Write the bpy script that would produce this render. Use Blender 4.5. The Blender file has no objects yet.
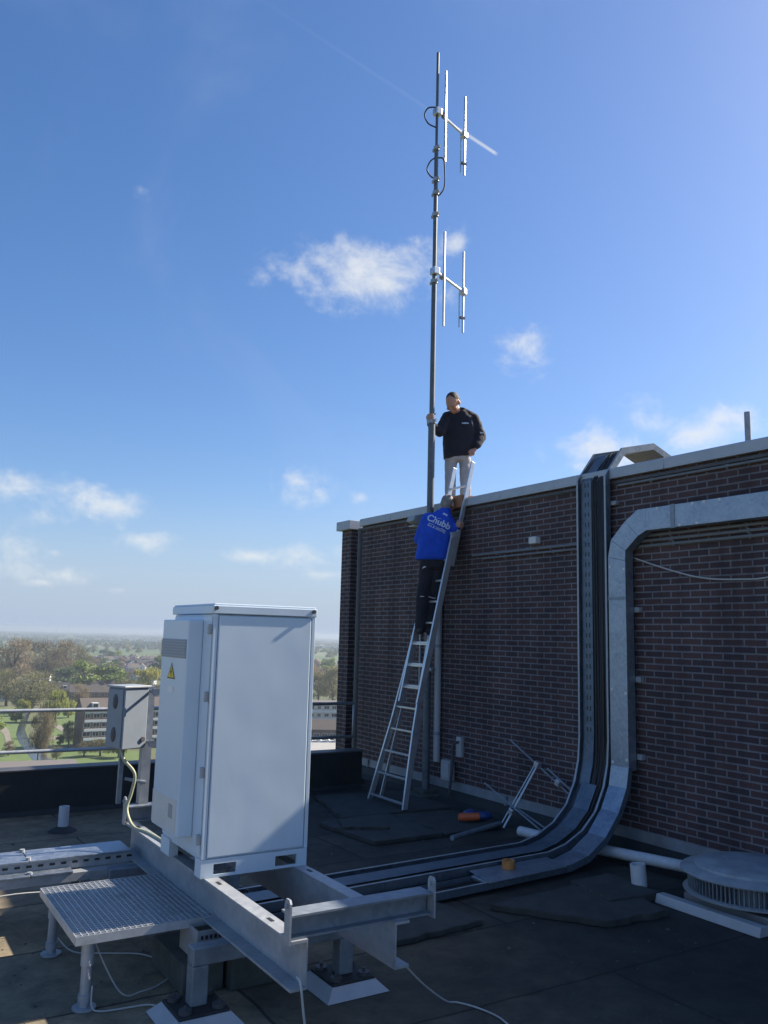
import bpy, bmesh, math, random
from mathutils import Vector, Matrix, Euler
R_ = math.radians
random.seed(7)
S = bpy.context.scene
COL = S.collection
PI = math.pi

# ------------------------------------------------------------------ camera
CAM_F, PITCH, ROLL, YAW = 839.56, R_(8.46), R_(1.45), R_(32.08)
EYE = Vector((0, 0, 2.0))
_fw = Vector((math.sin(YAW)*math.cos(PITCH), math.cos(YAW)*math.cos(PITCH), math.sin(PITCH)))
_r = Vector((math.cos(YAW), -math.sin(YAW), 0)); _u = _r.cross(_fw)
RT = math.cos(ROLL)*_r + math.sin(ROLL)*_u
UP = -math.sin(ROLL)*_r + math.cos(ROLL)*_u
FW = _fw
cd = bpy.data.cameras.new('camera'); cam = bpy.data.objects.new('camera', cd); COL.objects.link(cam)
cd.sensor_fit = 'VERTICAL'; cd.sensor_height = 36; cd.sensor_width = 27
cd.lens = CAM_F/1024*36; cd.clip_start = 0.05; cd.clip_end = 60000
cam.matrix_world = Matrix.Translation(EYE) @ Matrix((RT, UP, -FW)).transposed().to_4x4()
S.camera = cam

def ray(x, y):
    return RT*((x-384)/CAM_F) + UP*(-(y-512)/CAM_F) + FW
GZ = -38.0
def ground(x, y, z=GZ):
    d = ray(x, y); t = (z-EYE.z)/d.z
    return EYE + d*t
def top_z(p, x, y):
    """height of image row y above ground point p (same depth)"""
    dep = (p-EYE).dot(FW); d = ray(x, y)*dep
    return EYE.z + d.z

# ------------------------------------------------------------------ materials
def new_mat(name):
    m = bpy.data.materials.new(name); m.use_nodes = True
    nt = m.node_tree; b = nt.nodes['Principled BSDF']
    return m, nt, b
def N(nt, t, **kw):
    n = nt.nodes.new(t)
    for k, v in kw.items(): setattr(n, k, v)
    return n
def L(nt, a, b): nt.links.new(a, b)
def rampn(nt, stops, fac):
    r = N(nt, 'ShaderNodeValToRGB'); e = r.color_ramp.elements
    while len(e) < len(stops): e.new(0.5)
    for i, (p, c) in enumerate(stops):
        e[i].position = p; e[i].color = (*c, 1) if len(c) == 3 else c
    L(nt, fac, r.inputs[0]); return r
def noise(nt, scale, detail=5, rough=.6, vec=None, dist=0):
    n = N(nt, 'ShaderNodeTexNoise'); n.inputs['Scale'].default_value = scale
    n.inputs['Detail'].default_value = detail; n.inputs['Roughness'].default_value = rough
    n.inputs['Distortion'].default_value = dist
    if vec is not None: L(nt, vec, n.inputs['Vector'])
    return n
def mixc(nt, a, b, fac, mode='MIX'):
    m = N(nt, 'ShaderNodeMix'); m.data_type = 'RGBA'; m.blend_type = mode
    for sock, v in ((m.inputs[0], fac), (m.inputs[6], a), (m.inputs[7], b)):
        if isinstance(v, (int, float)): sock.default_value = v
        elif isinstance(v, tuple): sock.default_value = (*v, 1) if len(v) == 3 else v
        else: L(nt, v, sock)
    return m.outputs[2]
def objco(nt): return N(nt, 'ShaderNodeTexCoord').outputs['Object']
def bump(nt, b, h, strength=.3, dist=.01):
    n = N(nt, 'ShaderNodeBump'); n.inputs['Strength'].default_value = strength
    n.inputs['Distance'].default_value = dist
    L(nt, h, n.inputs['Height']); L(nt, n.outputs[0], b.inputs['Normal'])

def weathered(name, c0, c1, scale=6, rough=(.4, .6), metal=0., bumpy=.05, stretch=None, dirt=None):
    m, nt, b = new_mat(name)
    v = objco(nt)
    if stretch:
        mp = N(nt, 'ShaderNodeMapping'); mp.inputs['Scale'].default_value = stretch; L(nt, v, mp.inputs[0]); v = mp.outputs[0]
    n = noise(nt, scale, 6, .65, v)
    c = rampn(nt, [(.3, c0), (.7, c1)], n.outputs[0]).outputs[0]
    if dirt:
        n2 = noise(nt, scale*.35, 8, .7, v, .4)
        f = rampn(nt, [(.52, (0, 0, 0)), (.75, (1, 1, 1))], n2.outputs[0]).outputs[0]
        mm = N(nt, 'ShaderNodeMath', operation='MULTIPLY'); L(nt, f, mm.inputs[0]); mm.inputs[1].default_value = dirt[1]
        c = mixc(nt, c, dirt[0], mm.outputs[0])
    L(nt, c, b.inputs['Base Color'])
    r = N(nt, 'ShaderNodeMapRange'); L(nt, n.outputs[0], r.inputs[0])
    r.inputs[3].default_value = rough[0]; r.inputs[4].default_value = rough[1]
    L(nt, r.outputs[0], b.inputs['Roughness'])
    b.inputs['Metallic'].default_value = metal
    if bumpy: bump(nt, b, noise(nt, scale*8, 4, .6, v).outputs[0], bumpy, .004)
    return m

def galvanized(name, lo, hi, rough=.42, metal=.75, sc=28):
    m, nt, b = new_mat(name); v = objco(nt)
    vo = N(nt, 'ShaderNodeTexVoronoi'); vo.inputs['Scale'].default_value = sc; L(nt, v, vo.inputs['Vector'])
    bw = N(nt, 'ShaderNodeRGBToBW'); L(nt, vo.outputs['Color'], bw.inputs[0])
    n = noise(nt, 5, 6, .65, v)
    ad = N(nt, 'ShaderNodeMath', operation='MULTIPLY_ADD'); L(nt, bw.outputs[0], ad.inputs[0]); ad.inputs[1].default_value = .35; L(nt, n.outputs[0], ad.inputs[2])
    L(nt, rampn(nt, [(.35, lo), (.95, hi)], ad.outputs[0]).outputs[0], b.inputs['Base Color'])
    b.inputs['Metallic'].default_value = metal
    r = N(nt, 'ShaderNodeMapRange'); L(nt, ad.outputs[0], r.inputs[0]); r.inputs[3].default_value = rough-.08; r.inputs[4].default_value = rough+.16
    L(nt, r.outputs[0], b.inputs['Roughness'])
    return m

M = {}
M['galv'] = galvanized('galvanized_steel', (.30, .33, .36), (.46, .48, .50), .45, .35)
M['galv_dull'] = galvanized('dull_zinc', (.18, .22, .26), (.32, .36, .40), .5, .6)
M['duct'] = galvanized('spangled_zinc', (.22, .27, .33), (.42, .47, .53), .40, .85, 40)
M['galv_new'] = galvanized('bright_galvanizing', (.50, .53, .55), (.66, .68, .70), .35, .45)
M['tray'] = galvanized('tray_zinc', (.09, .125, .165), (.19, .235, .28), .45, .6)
M['alu'] = weathered('aluminium', (.55, .56, .57), (.68, .69, .70), 10, (.3, .45), .8, .02)
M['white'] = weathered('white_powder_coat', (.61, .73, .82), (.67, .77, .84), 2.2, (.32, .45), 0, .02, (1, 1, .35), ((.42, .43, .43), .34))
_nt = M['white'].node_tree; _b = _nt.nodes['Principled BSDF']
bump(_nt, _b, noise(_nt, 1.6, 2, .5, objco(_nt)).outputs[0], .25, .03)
M['offwhite'] = weathered('off_white_plastic', (.60, .60, .57), (.70, .70, .67), 4, (.45, .6), 0, .02)
M['grey_paint'] = weathered('grey_paint', (.30, .31, .32), (.40, .41, .42), 5, (.4, .55), 0, .03)
M['dark_grey'] = weathered('dark_grey_plastic', (.05, .05, .055), (.09, .09, .095), 7, (.4, .6), 0, .03)
M['black'] = weathered('black_rubber', (.012, .012, .013), (.03, .03, .032), 9, (.5, .75), 0, .05)
M['lead'] = weathered('lead_flashing', (.16, .17, .18), (.27, .28, .29), 5, (.5, .7), .25, .15)
M['coping'] = weathered('coping_aluminium', (.38, .41, .44), (.47, .49, .51), 3, (.45, .6), .2, .03)
M['bitumen_up'] = weathered('bitumen_upstand', (.012, .015, .015), (.026, .030, .030), 6, (.6, .8), 0, .2)
M['rubber'] = weathered('rubber_tile', (.028, .030, .029), (.060, .062, .058), 7, (.8, .95), 0, .5)
M['concrete'] = weathered('mossy_concrete', (.05, .06, .05), (.11, .115, .10), 8, (.8, .95), 0, .4)
M['box_grey'] = weathered('box_grey_paint', (.22, .26, .30), (.28, .32, .36), 5, (.4, .55), 0, .03)
M['mast_steel'] = galvanized('weathered_mast_steel', (.085, .10, .115), (.17, .19, .205), .5, .5)
M['pipe_dull'] = weathered('dull_conduit', (.15, .165, .18), (.22, .235, .25), 5, (.5, .65), 0, .03)
M['fan_cap'] = weathered('weathered_cap', (.24, .26, .28), (.40, .42, .44), 6, (.6, .8), .1, .15, None, ((.12, .12, .12), .6))
M['pvc'] = weathered('grey_pvc', (.36, .37, .38), (.46, .47, .48), 5, (.35, .5), 0, .03)
M['whitepipe'] = weathered('white_pvc', (.50, .52, .54), (.64, .65, .66), 5, (.4, .55), 0, .03, None, ((.2, .2, .19), .5))
M['cable_white'] = weathered('pale_cable', (.42, .42, .40), (.55, .55, .52), 8, (.5, .6), 0, .02)
M['cable_green'] = weathered('yellow_green_conduit', (.34, .36, .22), (.50, .50, .34), 12, (.45, .6), 0, .05)
M['wood'] = weathered('old_timber', (.30, .13, .06), (.46, .23, .12), 14, (.6, .8), 0, .2, (1, 6, 6))
M['orange'] = weathered('orange_plastic', (.55, .10, .03), (.68, .15, .05), 9, (.35, .5), 0, .03)
M['toolblue'] = weathered('blue_plastic', (.015, .04, .14), (.03, .08, .25), 9, (.2, .35), 0, .03)
M['amber'] = weathered('amber_tape', (.42, .16, .04), (.62, .30, .10), 14, (.3, .5), 0, .03)
M['yellow'] = weathered('sign_yellow', (.75, .55, .02), (.8, .6, .04), 9, (.4, .5))
M['signblack'] = weathered('sign_black', (.015, .015, .015), (.02, .02, .02), 9, (.4, .5))
M['signwhite'] = weathered('sign_white', (.78, .78, .78), (.82, .82, .82), 9, (.4, .5))
M['grille'] = None

def brick_mat(name, c1, c2, mortar):
    m, nt, b = new_mat(name)
    tc = N(nt, 'ShaderNodeTexCoord'); g = N(nt, 'ShaderNodeNewGeometry')
    sp = N(nt, 'ShaderNodeSeparateXYZ'); L(nt, tc.outputs['Object'], sp.inputs[0])
    sn = N(nt, 'ShaderNodeSeparateXYZ'); L(nt, g.outputs['True Normal'], sn.inputs[0])
    ab = N(nt, 'ShaderNodeMath', operation='ABSOLUTE'); L(nt, sn.outputs[0], ab.inputs[0])
    gt = N(nt, 'ShaderNodeMath', operation='GREATER_THAN'); L(nt, ab.outputs[0], gt.inputs[0]); gt.inputs[1].default_value = .5
    mx = N(nt, 'ShaderNodeMix'); mx.data_type = 'FLOAT'; L(nt, gt.outputs[0], mx.inputs[0]); L(nt, sp.outputs[0], mx.inputs[2]); L(nt, sp.outputs[1], mx.inputs[3])
    cb = N(nt, 'ShaderNodeCombineXYZ'); L(nt, mx.outputs[0], cb.inputs[0]); L(nt, sp.outputs[2], cb.inputs[1])
    # slight wobble so courses are hand-laid
    wn = noise(nt, 3, 3, .6, cb.outputs[0])
    wm = N(nt, 'ShaderNodeVectorMath', operation='MULTIPLY_ADD'); L(nt, wn.outputs['Color'], wm.inputs[0]); wm.inputs[1].default_value = (.008, .008, 0); L(nt, cb.outputs[0], wm.inputs[2])
    br = N(nt, 'ShaderNodeTexBrick'); br.inputs['Scale'].default_value = 1
    br.inputs['Brick Width'].default_value = .217; br.inputs['Row Height'].default_value = .0625
    br.inputs['Mortar Size'].default_value = .0075; br.inputs['Mortar Smooth'].default_value = .12; br.inputs['Bias'].default_value = -.1
    br.inputs['Color1'].default_value = (*c1, 1); br.inputs['Color2'].default_value = (*c2, 1); br.inputs['Mortar'].default_value = (*mortar, 1)
    L(nt, wm.outputs[0], br.inputs['Vector'])
    n = noise(nt, 1.1, 6, .7, cb.outputs[0]); n2 = noise(nt, 60, 4, .6, cb.outputs[0])
    f = rampn(nt, [(.25, (.72, .70, .72)), (.75, (1.25, 1.22, 1.2))], n.outputs[0]).outputs[0]
    c = mixc(nt, br.outputs['Color'], f, 1., 'MULTIPLY')
    f2 = rampn(nt, [(.3, (.8, .8, .8)), (.7, (1.15, 1.15, 1.15))], n2.outputs[0]).outputs[0]
    c = mixc(nt, c, f2, 1., 'MULTIPLY')
    st = noise(nt, .5, 7, .7, cb.outputs[0], .6)
    mps = N(nt, 'ShaderNodeMapping'); mps.inputs['Scale'].default_value = (3.2, .28, 1); L(nt, cb.outputs[0], mps.inputs[0]); st2 = noise(nt, 1, 6, .65, mps.outputs[0])
    e1 = rampn(nt, [(.56, (0, 0, 0)), (.72, (.16, .16, .16))], st.outputs[0]).outputs[0]
    c = mixc(nt, c, (.16, .155, .16), e1)
    e2 = rampn(nt, [(.35, (.62, .62, .64)), (.55, (1, 1, 1)), (.75, (1.12, 1.1, 1.08))], st2.outputs[0]).outputs[0]
    c = mixc(nt, c, e2, 1., 'MULTIPLY')
    L(nt, c, b.inputs['Base Color']); b.inputs['Roughness'].default_value = .88
    iv = N(nt, 'ShaderNodeMath', operation='MULTIPLY_ADD'); L(nt, br.outputs['Fac'], iv.inputs[0]); iv.inputs[1].default_value = -1.; L(nt, n2.outputs[0], iv.inputs[2])
    bump(nt, b, iv.outputs[0], .6, .008)
    return m
M['brick'] = brick_mat('dark_brick', (.098, .052, .050), (.050, .035, .040), (.19, .195, .205))

def roof_mat():
    m, nt, b = new_mat('bitumen_roof'); v = objco(nt)
    n1 = noise(nt, .8, 9, .72, v, .8); n2 = noise(nt, 5, 8, .75, v, .3); n3 = noise(nt, 240, 3, .6, v)
    c = rampn(nt, [(.32, (.019, .021, .021)), (.55, (.034, .034, .032)), (.75, (.056, .053, .046))], n1.outputs[0]).outputs[0]
    c = mixc(nt, c, rampn(nt, [(.3, (.55, .56, .58)), (.72, (1.55, 1.5, 1.42))], n2.outputs[0]).outputs[0], 1., 'MULTIPLY')
    # felt sheet seams, one metre apart with staggered ends
    br = N(nt, 'ShaderNodeTexBrick'); br.inputs['Scale'].default_value = 1; br.inputs['Brick Width'].default_value = 4.2
    br.inputs['Row Height'].default_value = .98; br.inputs['Mortar Size'].default_value = .012; br.inputs['Mortar Smooth'].default_value = .3
    br.inputs['Color1'].default_value = (.74, .75, .76, 1); br.inputs['Color2'].default_value = (1.3, 1.27, 1.2, 1); br.inputs['Mortar'].default_value = (.30, .30, .31, 1)
    wn = noise(nt, 2.5, 3, .6, v); wm = N(nt, 'ShaderNodeVectorMath', operation='MULTIPLY_ADD')
    L(nt, wn.outputs['Color'], wm.inputs[0]); wm.inputs[1].default_value = (.05, .05, 0); L(nt, v, wm.inputs[2]); L(nt, wm.outputs[0], br.inputs['Vector'])
    c = mixc(nt, c, br.outputs['Color'], 1., 'MULTIPLY')
    # pale lichen and dust specks
    sx = N(nt, 'ShaderNodeSeparateXYZ'); L(nt, v, sx.inputs[0])
    wv = noise(nt, .9, 5, .65, v, .3)
    ax = N(nt, 'ShaderNodeMath', operation='MULTIPLY_ADD'); L(nt, wv.outputs[0], ax.inputs[0]); ax.inputs[1].default_value = -2.6; L(nt, sx.outputs[0], ax.inputs[2])
    dr = N(nt, 'ShaderNodeMapRange'); dr.interpolation_type = 'SMOOTHSTEP'; L(nt, ax.outputs[0], dr.inputs[0]); dr.inputs[1].default_value = 3.3; dr.inputs[2].default_value = .1
    c = mixc(nt, c, mixc(nt, c, (6.1, 5.1, 3.7), 1., 'MULTIPLY'), dr.outputs[0])
    sp = rampn(nt, [(.66, (0, 0, 0)), (.74, (1, 1, 1))], noise(nt, 28, 4, .6, v).outputs[0]).outputs[0]
    ms = N(nt, 'ShaderNodeMath', operation='MULTIPLY'); L(nt, sp, ms.inputs[0]); ms.inputs[1].default_value = .5
    c = mixc(nt, c, (.13, .125, .105), ms.outputs[0])
    L(nt, c, b.inputs['Base Color']); b.inputs['Roughness'].default_value = .9
    ad = N(nt, 'ShaderNodeMath', operation='MULTIPLY_ADD'); L(nt, br.outputs['Fac'], ad.inputs[0]); ad.inputs[1].default_value = -.8; L(nt, n3.outputs[0], ad.inputs[2])
    bump(nt, b, ad.outputs[0], .5, .006)
    return m
M['roof'] = roof_mat()

def cloth(name, c0, c1, rough=.85, sc=30):
    m, nt, b = new_mat(name); v = objco(nt)
    n = noise(nt, sc*.3, 5, .6, v)
    L(nt, rampn(nt, [(.3, c0), (.7, c1)], n.outputs[0]).outputs[0], b.inputs['Base Color'])
    b.inputs['Roughness'].default_value = rough
    b.inputs['Sheen Weight'].default_value = .03
    bump(nt, b, noise(nt, sc*.45, 4, .55, v, .8).outputs[0], .5, .02)
    return m
M['navy'] = cloth('navy_fabric', (.004, .005, .013), (.008, .010, .024))
M['blue'] = cloth('royal_blue_fabric', (.003, .055, .45), (.006, .085, .60))
M['trousers'] = cloth('grey_trousers', (.30, .30, .32), (.38, .38, .40))
M['darktrousers'] = cloth('black_trousers', (.007, .007, .012), (.014, .014, .024))
M['skin'] = weathered('skin', (.42, .22, .15), (.50, .28, .20), 12, (.45, .6), 0, .02)
M['lips'] = weathered('lips', (.22, .07, .06), (.26, .09, .08), 9, (.4, .5), 0, 0)
M['hair_dark'] = cloth('dark_hair', (.010, .008, .007), (.025, .02, .017), .7, 90)
M['hair_grey'] = cloth('grey_hair', (.16, .14, .12), (.30, .27, .24), .7, 90)
M['reflect'] = weathered('reflective_tape', (.55, .56, .58), (.65, .66, .68), 10, (.3, .4), 0, 0)
M['print'] = weathered('white_print', (.55, .62, .78), (.62, .70, .85), 10, (.5, .6), 0, 0)

def foliage(name, c0, c1, trans=.25):
    m, nt, b = new_mat(name)
    oi = N(nt, 'ShaderNodeObjectInfo')
    n = noise(nt, .35, 4, .6, objco(nt))
    c = rampn(nt, [(.3, c0), (.7, c1)], n.outputs[0]).outputs[0]
    hs = N(nt, 'ShaderNodeHueSaturation')
    mr = N(nt, 'ShaderNodeMapRange'); L(nt, oi.outputs['Random'], mr.inputs[0]); mr.inputs[3].default_value = .70; mr.inputs[4].default_value = 1.3
    mh = N(nt, 'ShaderNodeMapRange'); L(nt, oi.outputs['Random'], mh.inputs[0]); mh.inputs[3].default_value = .515; mh.inputs[4].default_value = .485
    L(nt, c, hs.inputs['Color']); L(nt, mr.outputs[0], hs.inputs['Value']); L(nt, mh.outputs[0], hs.inputs['Hue'])
    L(nt, hs.outputs[0], b.inputs['Base Color']); b.inputs['Roughness'].default_value = .8
    b.inputs['Specular IOR Level'].default_value = .2
    tr = N(nt, 'ShaderNodeBsdfTranslucent'); L(nt, hs.outputs[0], tr.inputs[0])
    ms = N(nt, 'ShaderNodeMixShader'); ms.inputs[0].default_value = trans
    L(nt, b.outputs[0], ms.inputs[1]); L(nt, tr.outputs[0], ms.inputs[2])
    L(nt, ms.outputs[0], nt.nodes['Material Output'].inputs[0])
    return m
M['leaf_green'] = foliage('spring_green_leaves', (.16, .22, .05), (.26, .32, .09))
M['leaf_dark'] = foliage('dark_green_leaves', (.06, .10, .045), (.10, .15, .07))
M['leaf_yellow'] = foliage('yellow_green_leaves', (.24, .26, .05), (.36, .36, .09))
M['twig_brown'] = foliage('brown_twigs', (.19, .155, .090), (.28, .235, .145), .3)
M['twig_olive'] = foliage('olive_twigs', (.17, .165, .075), (.26, .245, .12), .3)
M['bark'] = weathered('bark', (.05, .04, .03), (.10, .085, .065), 2, (.8, .95), 0, 0)

# ------------------------------------------------------------------ mesh helpers
BASE = {}
class MB:
    def __init__(s): s.v = []; s.f = []; s.mi = []; s.m = 0
    def add(s, vs, fs):
        o = len(s.v); s.v += [Vector(p) for p in vs]
        s.f += [tuple(i+o for i in f) for f in fs]; s.mi += [s.m]*len(fs); return s
    def box(s, a, b):
        x0, y0, z0 = a; x1, y1, z1 = b
        vs = [(x0,y0,z0),(x1,y0,z0),(x1,y1,z0),(x0,y1,z0),(x0,y0,z1),(x1,y0,z1),(x1,y1,z1),(x0,y1,z1)]
        return s.add(vs, [(0,3,2,1),(4,5,6,7),(0,1,5,4),(1,2,6,5),(2,3,7,6),(3,0,4,7)])
    def obox(s, c, ax, ay, az):
        c = Vector(c); ax, ay, az = Vector(ax), Vector(ay), Vector(az)
        vs = [c+sx*ax+sy*ay+sz*az for sz in (-1,1) for sx, sy in ((-1,-1),(1,-1),(1,1),(-1,1))]
        return s.add(vs, [(0,3,2,1),(4,5,6,7),(0,1,5,4),(1,2,6,5),(2,3,7,6),(3,0,4,7)])
    def bar(s, p, q, w, h, up=(0,0,1)):
        p, q = Vector(p), Vector(q); d = (q-p); u = Vector(up)
        sx = d.cross(u)
        if sx.length < 1e-6: sx = d.cross(Vector((1,0,0)))
        sx.normalize(); u = sx.cross(d).normalized()
        return s.obox((p+q)/2, d/2, sx*w/2, u*h/2)
    def cone(s, p, q, r0, r1, n=10, cap=True):
        p, q = Vector(p), Vector(q); d = (q-p).normalized()
        a = d.orthogonal().normalized(); b = d.cross(a)
        vs = []
        for c, r in ((p, r0), (q, r1)):
            for i in range(n):
                t = 2*PI*i/n; vs.append(c + (a*math.cos(t)+b*math.sin(t))*r)
        fs = [(i, (i+1) % n, n+(i+1) % n, n+i) for i in range(n)]
        if cap: fs += [tuple(range(n-1, -1, -1)), tuple(range(n, 2*n))]
        return s.add(vs, fs)
    def cyl(s, p, q, r, n=10): return s.cone(p, q, r, r, n)
    def tube(s, pts, r, n=8):
        pts = [Vector(p) for p in pts]; k = len(pts)
        rr = r if isinstance(r, (list, tuple)) else [r]*k
        vs = []; a = None
        for i, p in enumerate(pts):
            d = (pts[min(i+1, k-1)]-pts[max(i-1, 0)]).normalized()
            if a is None: a = d.orthogonal().normalized()
            else:
                a = (a - d*a.dot(d))
                a = a.normalized() if a.length > 1e-6 else d.orthogonal().normalized()
            b = d.cross(a)
            for j in range(n):
                t = 2*PI*j/n; vs.append(p+(a*math.cos(t)+b*math.sin(t))*rr[i])
        fs = [(i*n+j, i*n+(j+1) % n, (i+1)*n+(j+1) % n, (i+1)*n+j) for i in range(k-1) for j in range(n)]
        fs += [tuple(range(n-1, -1, -1)), tuple(range((k-1)*n, k*n))]
        return s.add(vs, fs)
    def prism(s, poly, off):
        """poly: 3D loop, off: extrusion vector"""
        n = len(poly); off = Vector(off); P = [Vector(p) for p in poly]
        return s.add(P+[p+off for p in P], [tuple(range(n-1, -1, -1)), tuple(range(n, 2*n))]+[(i, (i+1) % n, n+(i+1) % n, n+i) for i in range(n)])
    def ell(s, c, rx, ry, rz, n=14, m=10):
        c, rx, ry, rz = Vector(c), Vector(rx), Vector(ry), Vector(rz)
        vs = [c-rz]
        for i in range(1, m):
            t = PI*i/m
            for j in range(n):
                p = 2*PI*j/n
                vs.append(c - rz*math.cos(t) + (rx*math.cos(p)+ry*math.sin(p))*math.sin(t))
        vs.append(c+rz); e = len(vs)-1
        fs = [(0, 1+(j+1) % n, 1+j) for j in range(n)]
        for i in range(m-2):
            for j in range(n):
                a = 1+i*n; fs.append((a+j, a+(j+1) % n, a+n+(j+1) % n, a+n+j))
        a = 1+(m-2)*n
        fs += [(a+j, a+(j+1) % n, e) for j in range(n)]
        return s.add(vs, fs)
    def capsule(s, p, q, r0, r1, n=12):
        p, q = Vector(p), Vector(q); d = (q-p).normalized(); a = d.orthogonal().normalized(); b = d.cross(a)
        s.cone(p, q, r0, r1, n)
        s.ell(p, a*r0, b*r0, d*r0, n, 6); s.ell(q, a*r1, b*r1, d*r1, n, 6); return s
    def loft(s, secs, n=18, p=2.4):
        """secs: (centre, right, fwd, a, b) superellipse rings"""
        vs = []
        for c, rt, fw, a, b in secs:
            c, rt, fw = Vector(c), Vector(rt), Vector(fw)
            for j in range(n):
                t = 2*PI*j/n; x, y = math.cos(t), math.sin(t)
                x = math.copysign(abs(x)**(2/p), x); y = math.copysign(abs(y)**(2/p), y)
                vs.append(c+rt*a*x+fw*b*y)
        k = len(secs)
        fs = [(i*n+j, i*n+(j+1) % n, (i+1)*n+(j+1) % n, (i+1)*n+j) for i in range(k-1) for j in range(n)]
        fs += [tuple(range(n-1, -1, -1)), tuple(range((k-1)*n, k*n))]
        return s.add(vs, fs)
    def build(s, name, mat, parent=None, at=None, bevel=0, smooth=False):
        mats = mat if isinstance(mat, (list, tuple)) else [mat]
        base = BASE[parent.name] if parent else Vector(at if at is not None else (0, 0, 0))
        me = bpy.data.meshes.new(name)
        me.from_pydata([tuple(p-base) for p in s.v], [], s.f)
        for mm in mats: me.materials.append(M[mm] if isinstance(mm, str) else mm)
        if len(mats) > 1: me.polygons.foreach_set('material_index', s.mi)
        bm = bmesh.new(); bm.from_mesh(me); bmesh.ops.recalc_face_normals(bm, faces=bm.faces); bm.to_mesh(me); bm.free()
        o = bpy.data.objects.new(name, me); COL.objects.link(o)
        if parent: o.parent = parent
        else: o.location = base
        BASE[o.name] = base
        if smooth: me.shade_smooth() if smooth is True else me.polygons.foreach_set('use_smooth', [True]*len(me.polygons))
        if smooth == 'auto':
            md = o.modifiers.new('e', 'EDGE_SPLIT'); md.split_angle = R_(40)
        if bevel:
            md = o.modifiers.new('b', 'BEVEL'); md.width = bevel; md.segments = 2; md.limit_method = 'ANGLE'; md.angle_limit = R_(40)
        return o

def tag(o, label=None, cat=None, group=None, kind=None):
    if label: o['label'] = label
    if cat: o['category'] = cat
    if group: o['group'] = group
    if kind: o['kind'] = kind
    return o
def thing(name, loc, label, cat, group=None):
    o = bpy.data.objects.new(name, None); COL.objects.link(o); o.location = loc; o.empty_display_size = .1
    BASE[o.name] = Vector(loc)
    return tag(o, label, cat, group)
def copy_tree(o, parent=None):
    c = o.copy(); COL.objects.link(c)
    if parent: c.parent = parent
    for ch in list(o.children): copy_tree(ch, c)
    return c
def B(a, b): return MB().box(a, b)

# ================================================================== ROOF SETTING
mb = MB()
mb.box((-7, -7, -40), (13.4, 10.21, 0)); mb.box((6.6, 10.21, -40), (13.4, 11.66, -.2))
tag(mb.build('roof_deck', 'roof'), kind='structure')

# ------------------------------------------------------------------ brick penthouse
pt = thing('brick_penthouse', (6.55, 4, 0), 'dark brick rooftop plant house with pale metal coping, men working at its top', 'building')
WX = 6.55
mb = MB()
mb.box((WX, -2, 0), (6.9, 11.05, 3.68)); mb.box((6.9, 10.8, -.2), (13, 11.4, 3.68)); mb.box((WX, 11.4, -.2), (13, 11.69, 3.68))
mb.box((12.7, -2, 0), (13, 10.8, 3.68)); mb.box((6.9, -2, 0), (12.7, -1.7, 3.68))
mb.build('wall', 'brick', pt)
mb = MB()
cs = [(6.49, 3.672), (6.49, 3.772), (6.505, 3.785), (6.96, 3.775), (6.96, 3.70)]
y = -2.02
while y < 11.05:
    y2 = min(y+2.44, 11.06)
    mb.prism([(x, y, z) for x, z in cs], (0, y2-y-.006, 0)); y += 2.44
mb.box((6.47, 11.33, 3.66), (6.98, 11.75, 3.80))
mb.box((6.98, 11.35, 3.67), (13, 11.74, 3.79))
mb.build('coping', 'coping', pt, bevel=.004)
B((6.525, -2, 3.62), (6.549, 11.04, 3.65)).build('drip_batten', 'dark_grey', pt)
mb = MB()
mb.prism([(6.548, -2, .245), (6.542, -2, .245), (6.520, -2, .135), (6.528, -2, .13)], (0, 13.03, 0))
y = -1.5
while y < 11: mb.box((6.512, y, .13), (6.53, y+.035, .24)); y += 1.52
mb.build('flashing', 'lead', pt)
MB().prism([(6.548, -2, .17), (6.50, -2, .13), (6.46, -2, .05), (6.36, -2, .004), (6.548, -2, .004)], (0, 13.03, 0)).build('base_strip', 'bitumen_up', pt)
B((6.9, -1.7, 3.3), (12.7, 10.8, 3.60)).build('roof', 'roof', pt)
mb = MB(); mb.cyl((6.62, 11.2, .2), (6.62, 11.2, 3.66), .06, 12)
mb.build('downpipe', 'dark_grey', pt)

# ------------------------------------------------------------------ parapet and railing
pp = thing('roof_parapet', (0, 10.1, 0), 'low black bitumen covered parapet along the far roof edge under the railing', 'parapet')
mb = MB(); mb.box((-7, 10.0, 0), (6.02, 10.215, .462)); mb.prism([(-7, 9.999, .05), (-7, 9.96, .004), (-7, 9.999, .004)], (13.02, 0, 0))
mb.build('upstand', 'bitumen_up', pp)
mb = MB()
x = -7
while x < 6.0: mb.box((x, 9.985, .464), (min(x+2.0, 6.03)-.005, 10.235, .482)); x += 2.0
mb.build('edge_trim', 'dark_grey', pp, bevel=.003)
rl = thing('guard_rail', (0, 10.3, 0), 'galvanized two tube guard rail along the far roof edge beyond the parapet', 'railing')
for z in (1.08, .63):
    MB().tube([(-7, 10.3, z+.02), (0, 10.3, z+.006), (3, 10.3, z-.006), (6.05, 10.3, z)], .021, 10).build('rail', 'galv', rl, smooth=True)
MB().cyl((6.04, 10.3, .63), (6.04, 10.3, 1.08), .016, 8).build('end_bar', 'galv', rl, smooth=True)
for x in (-5.2, -2.4, .4, 3.4):
    mb = MB(); mb.cyl((x, 10.3, .1), (x, 10.3, 1.08), .02, 8); mb.box((x-.06, 10.237, .1), (x+.06, 10.3, .2)); mb.build('post', 'galv', rl, smooth='auto')

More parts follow.
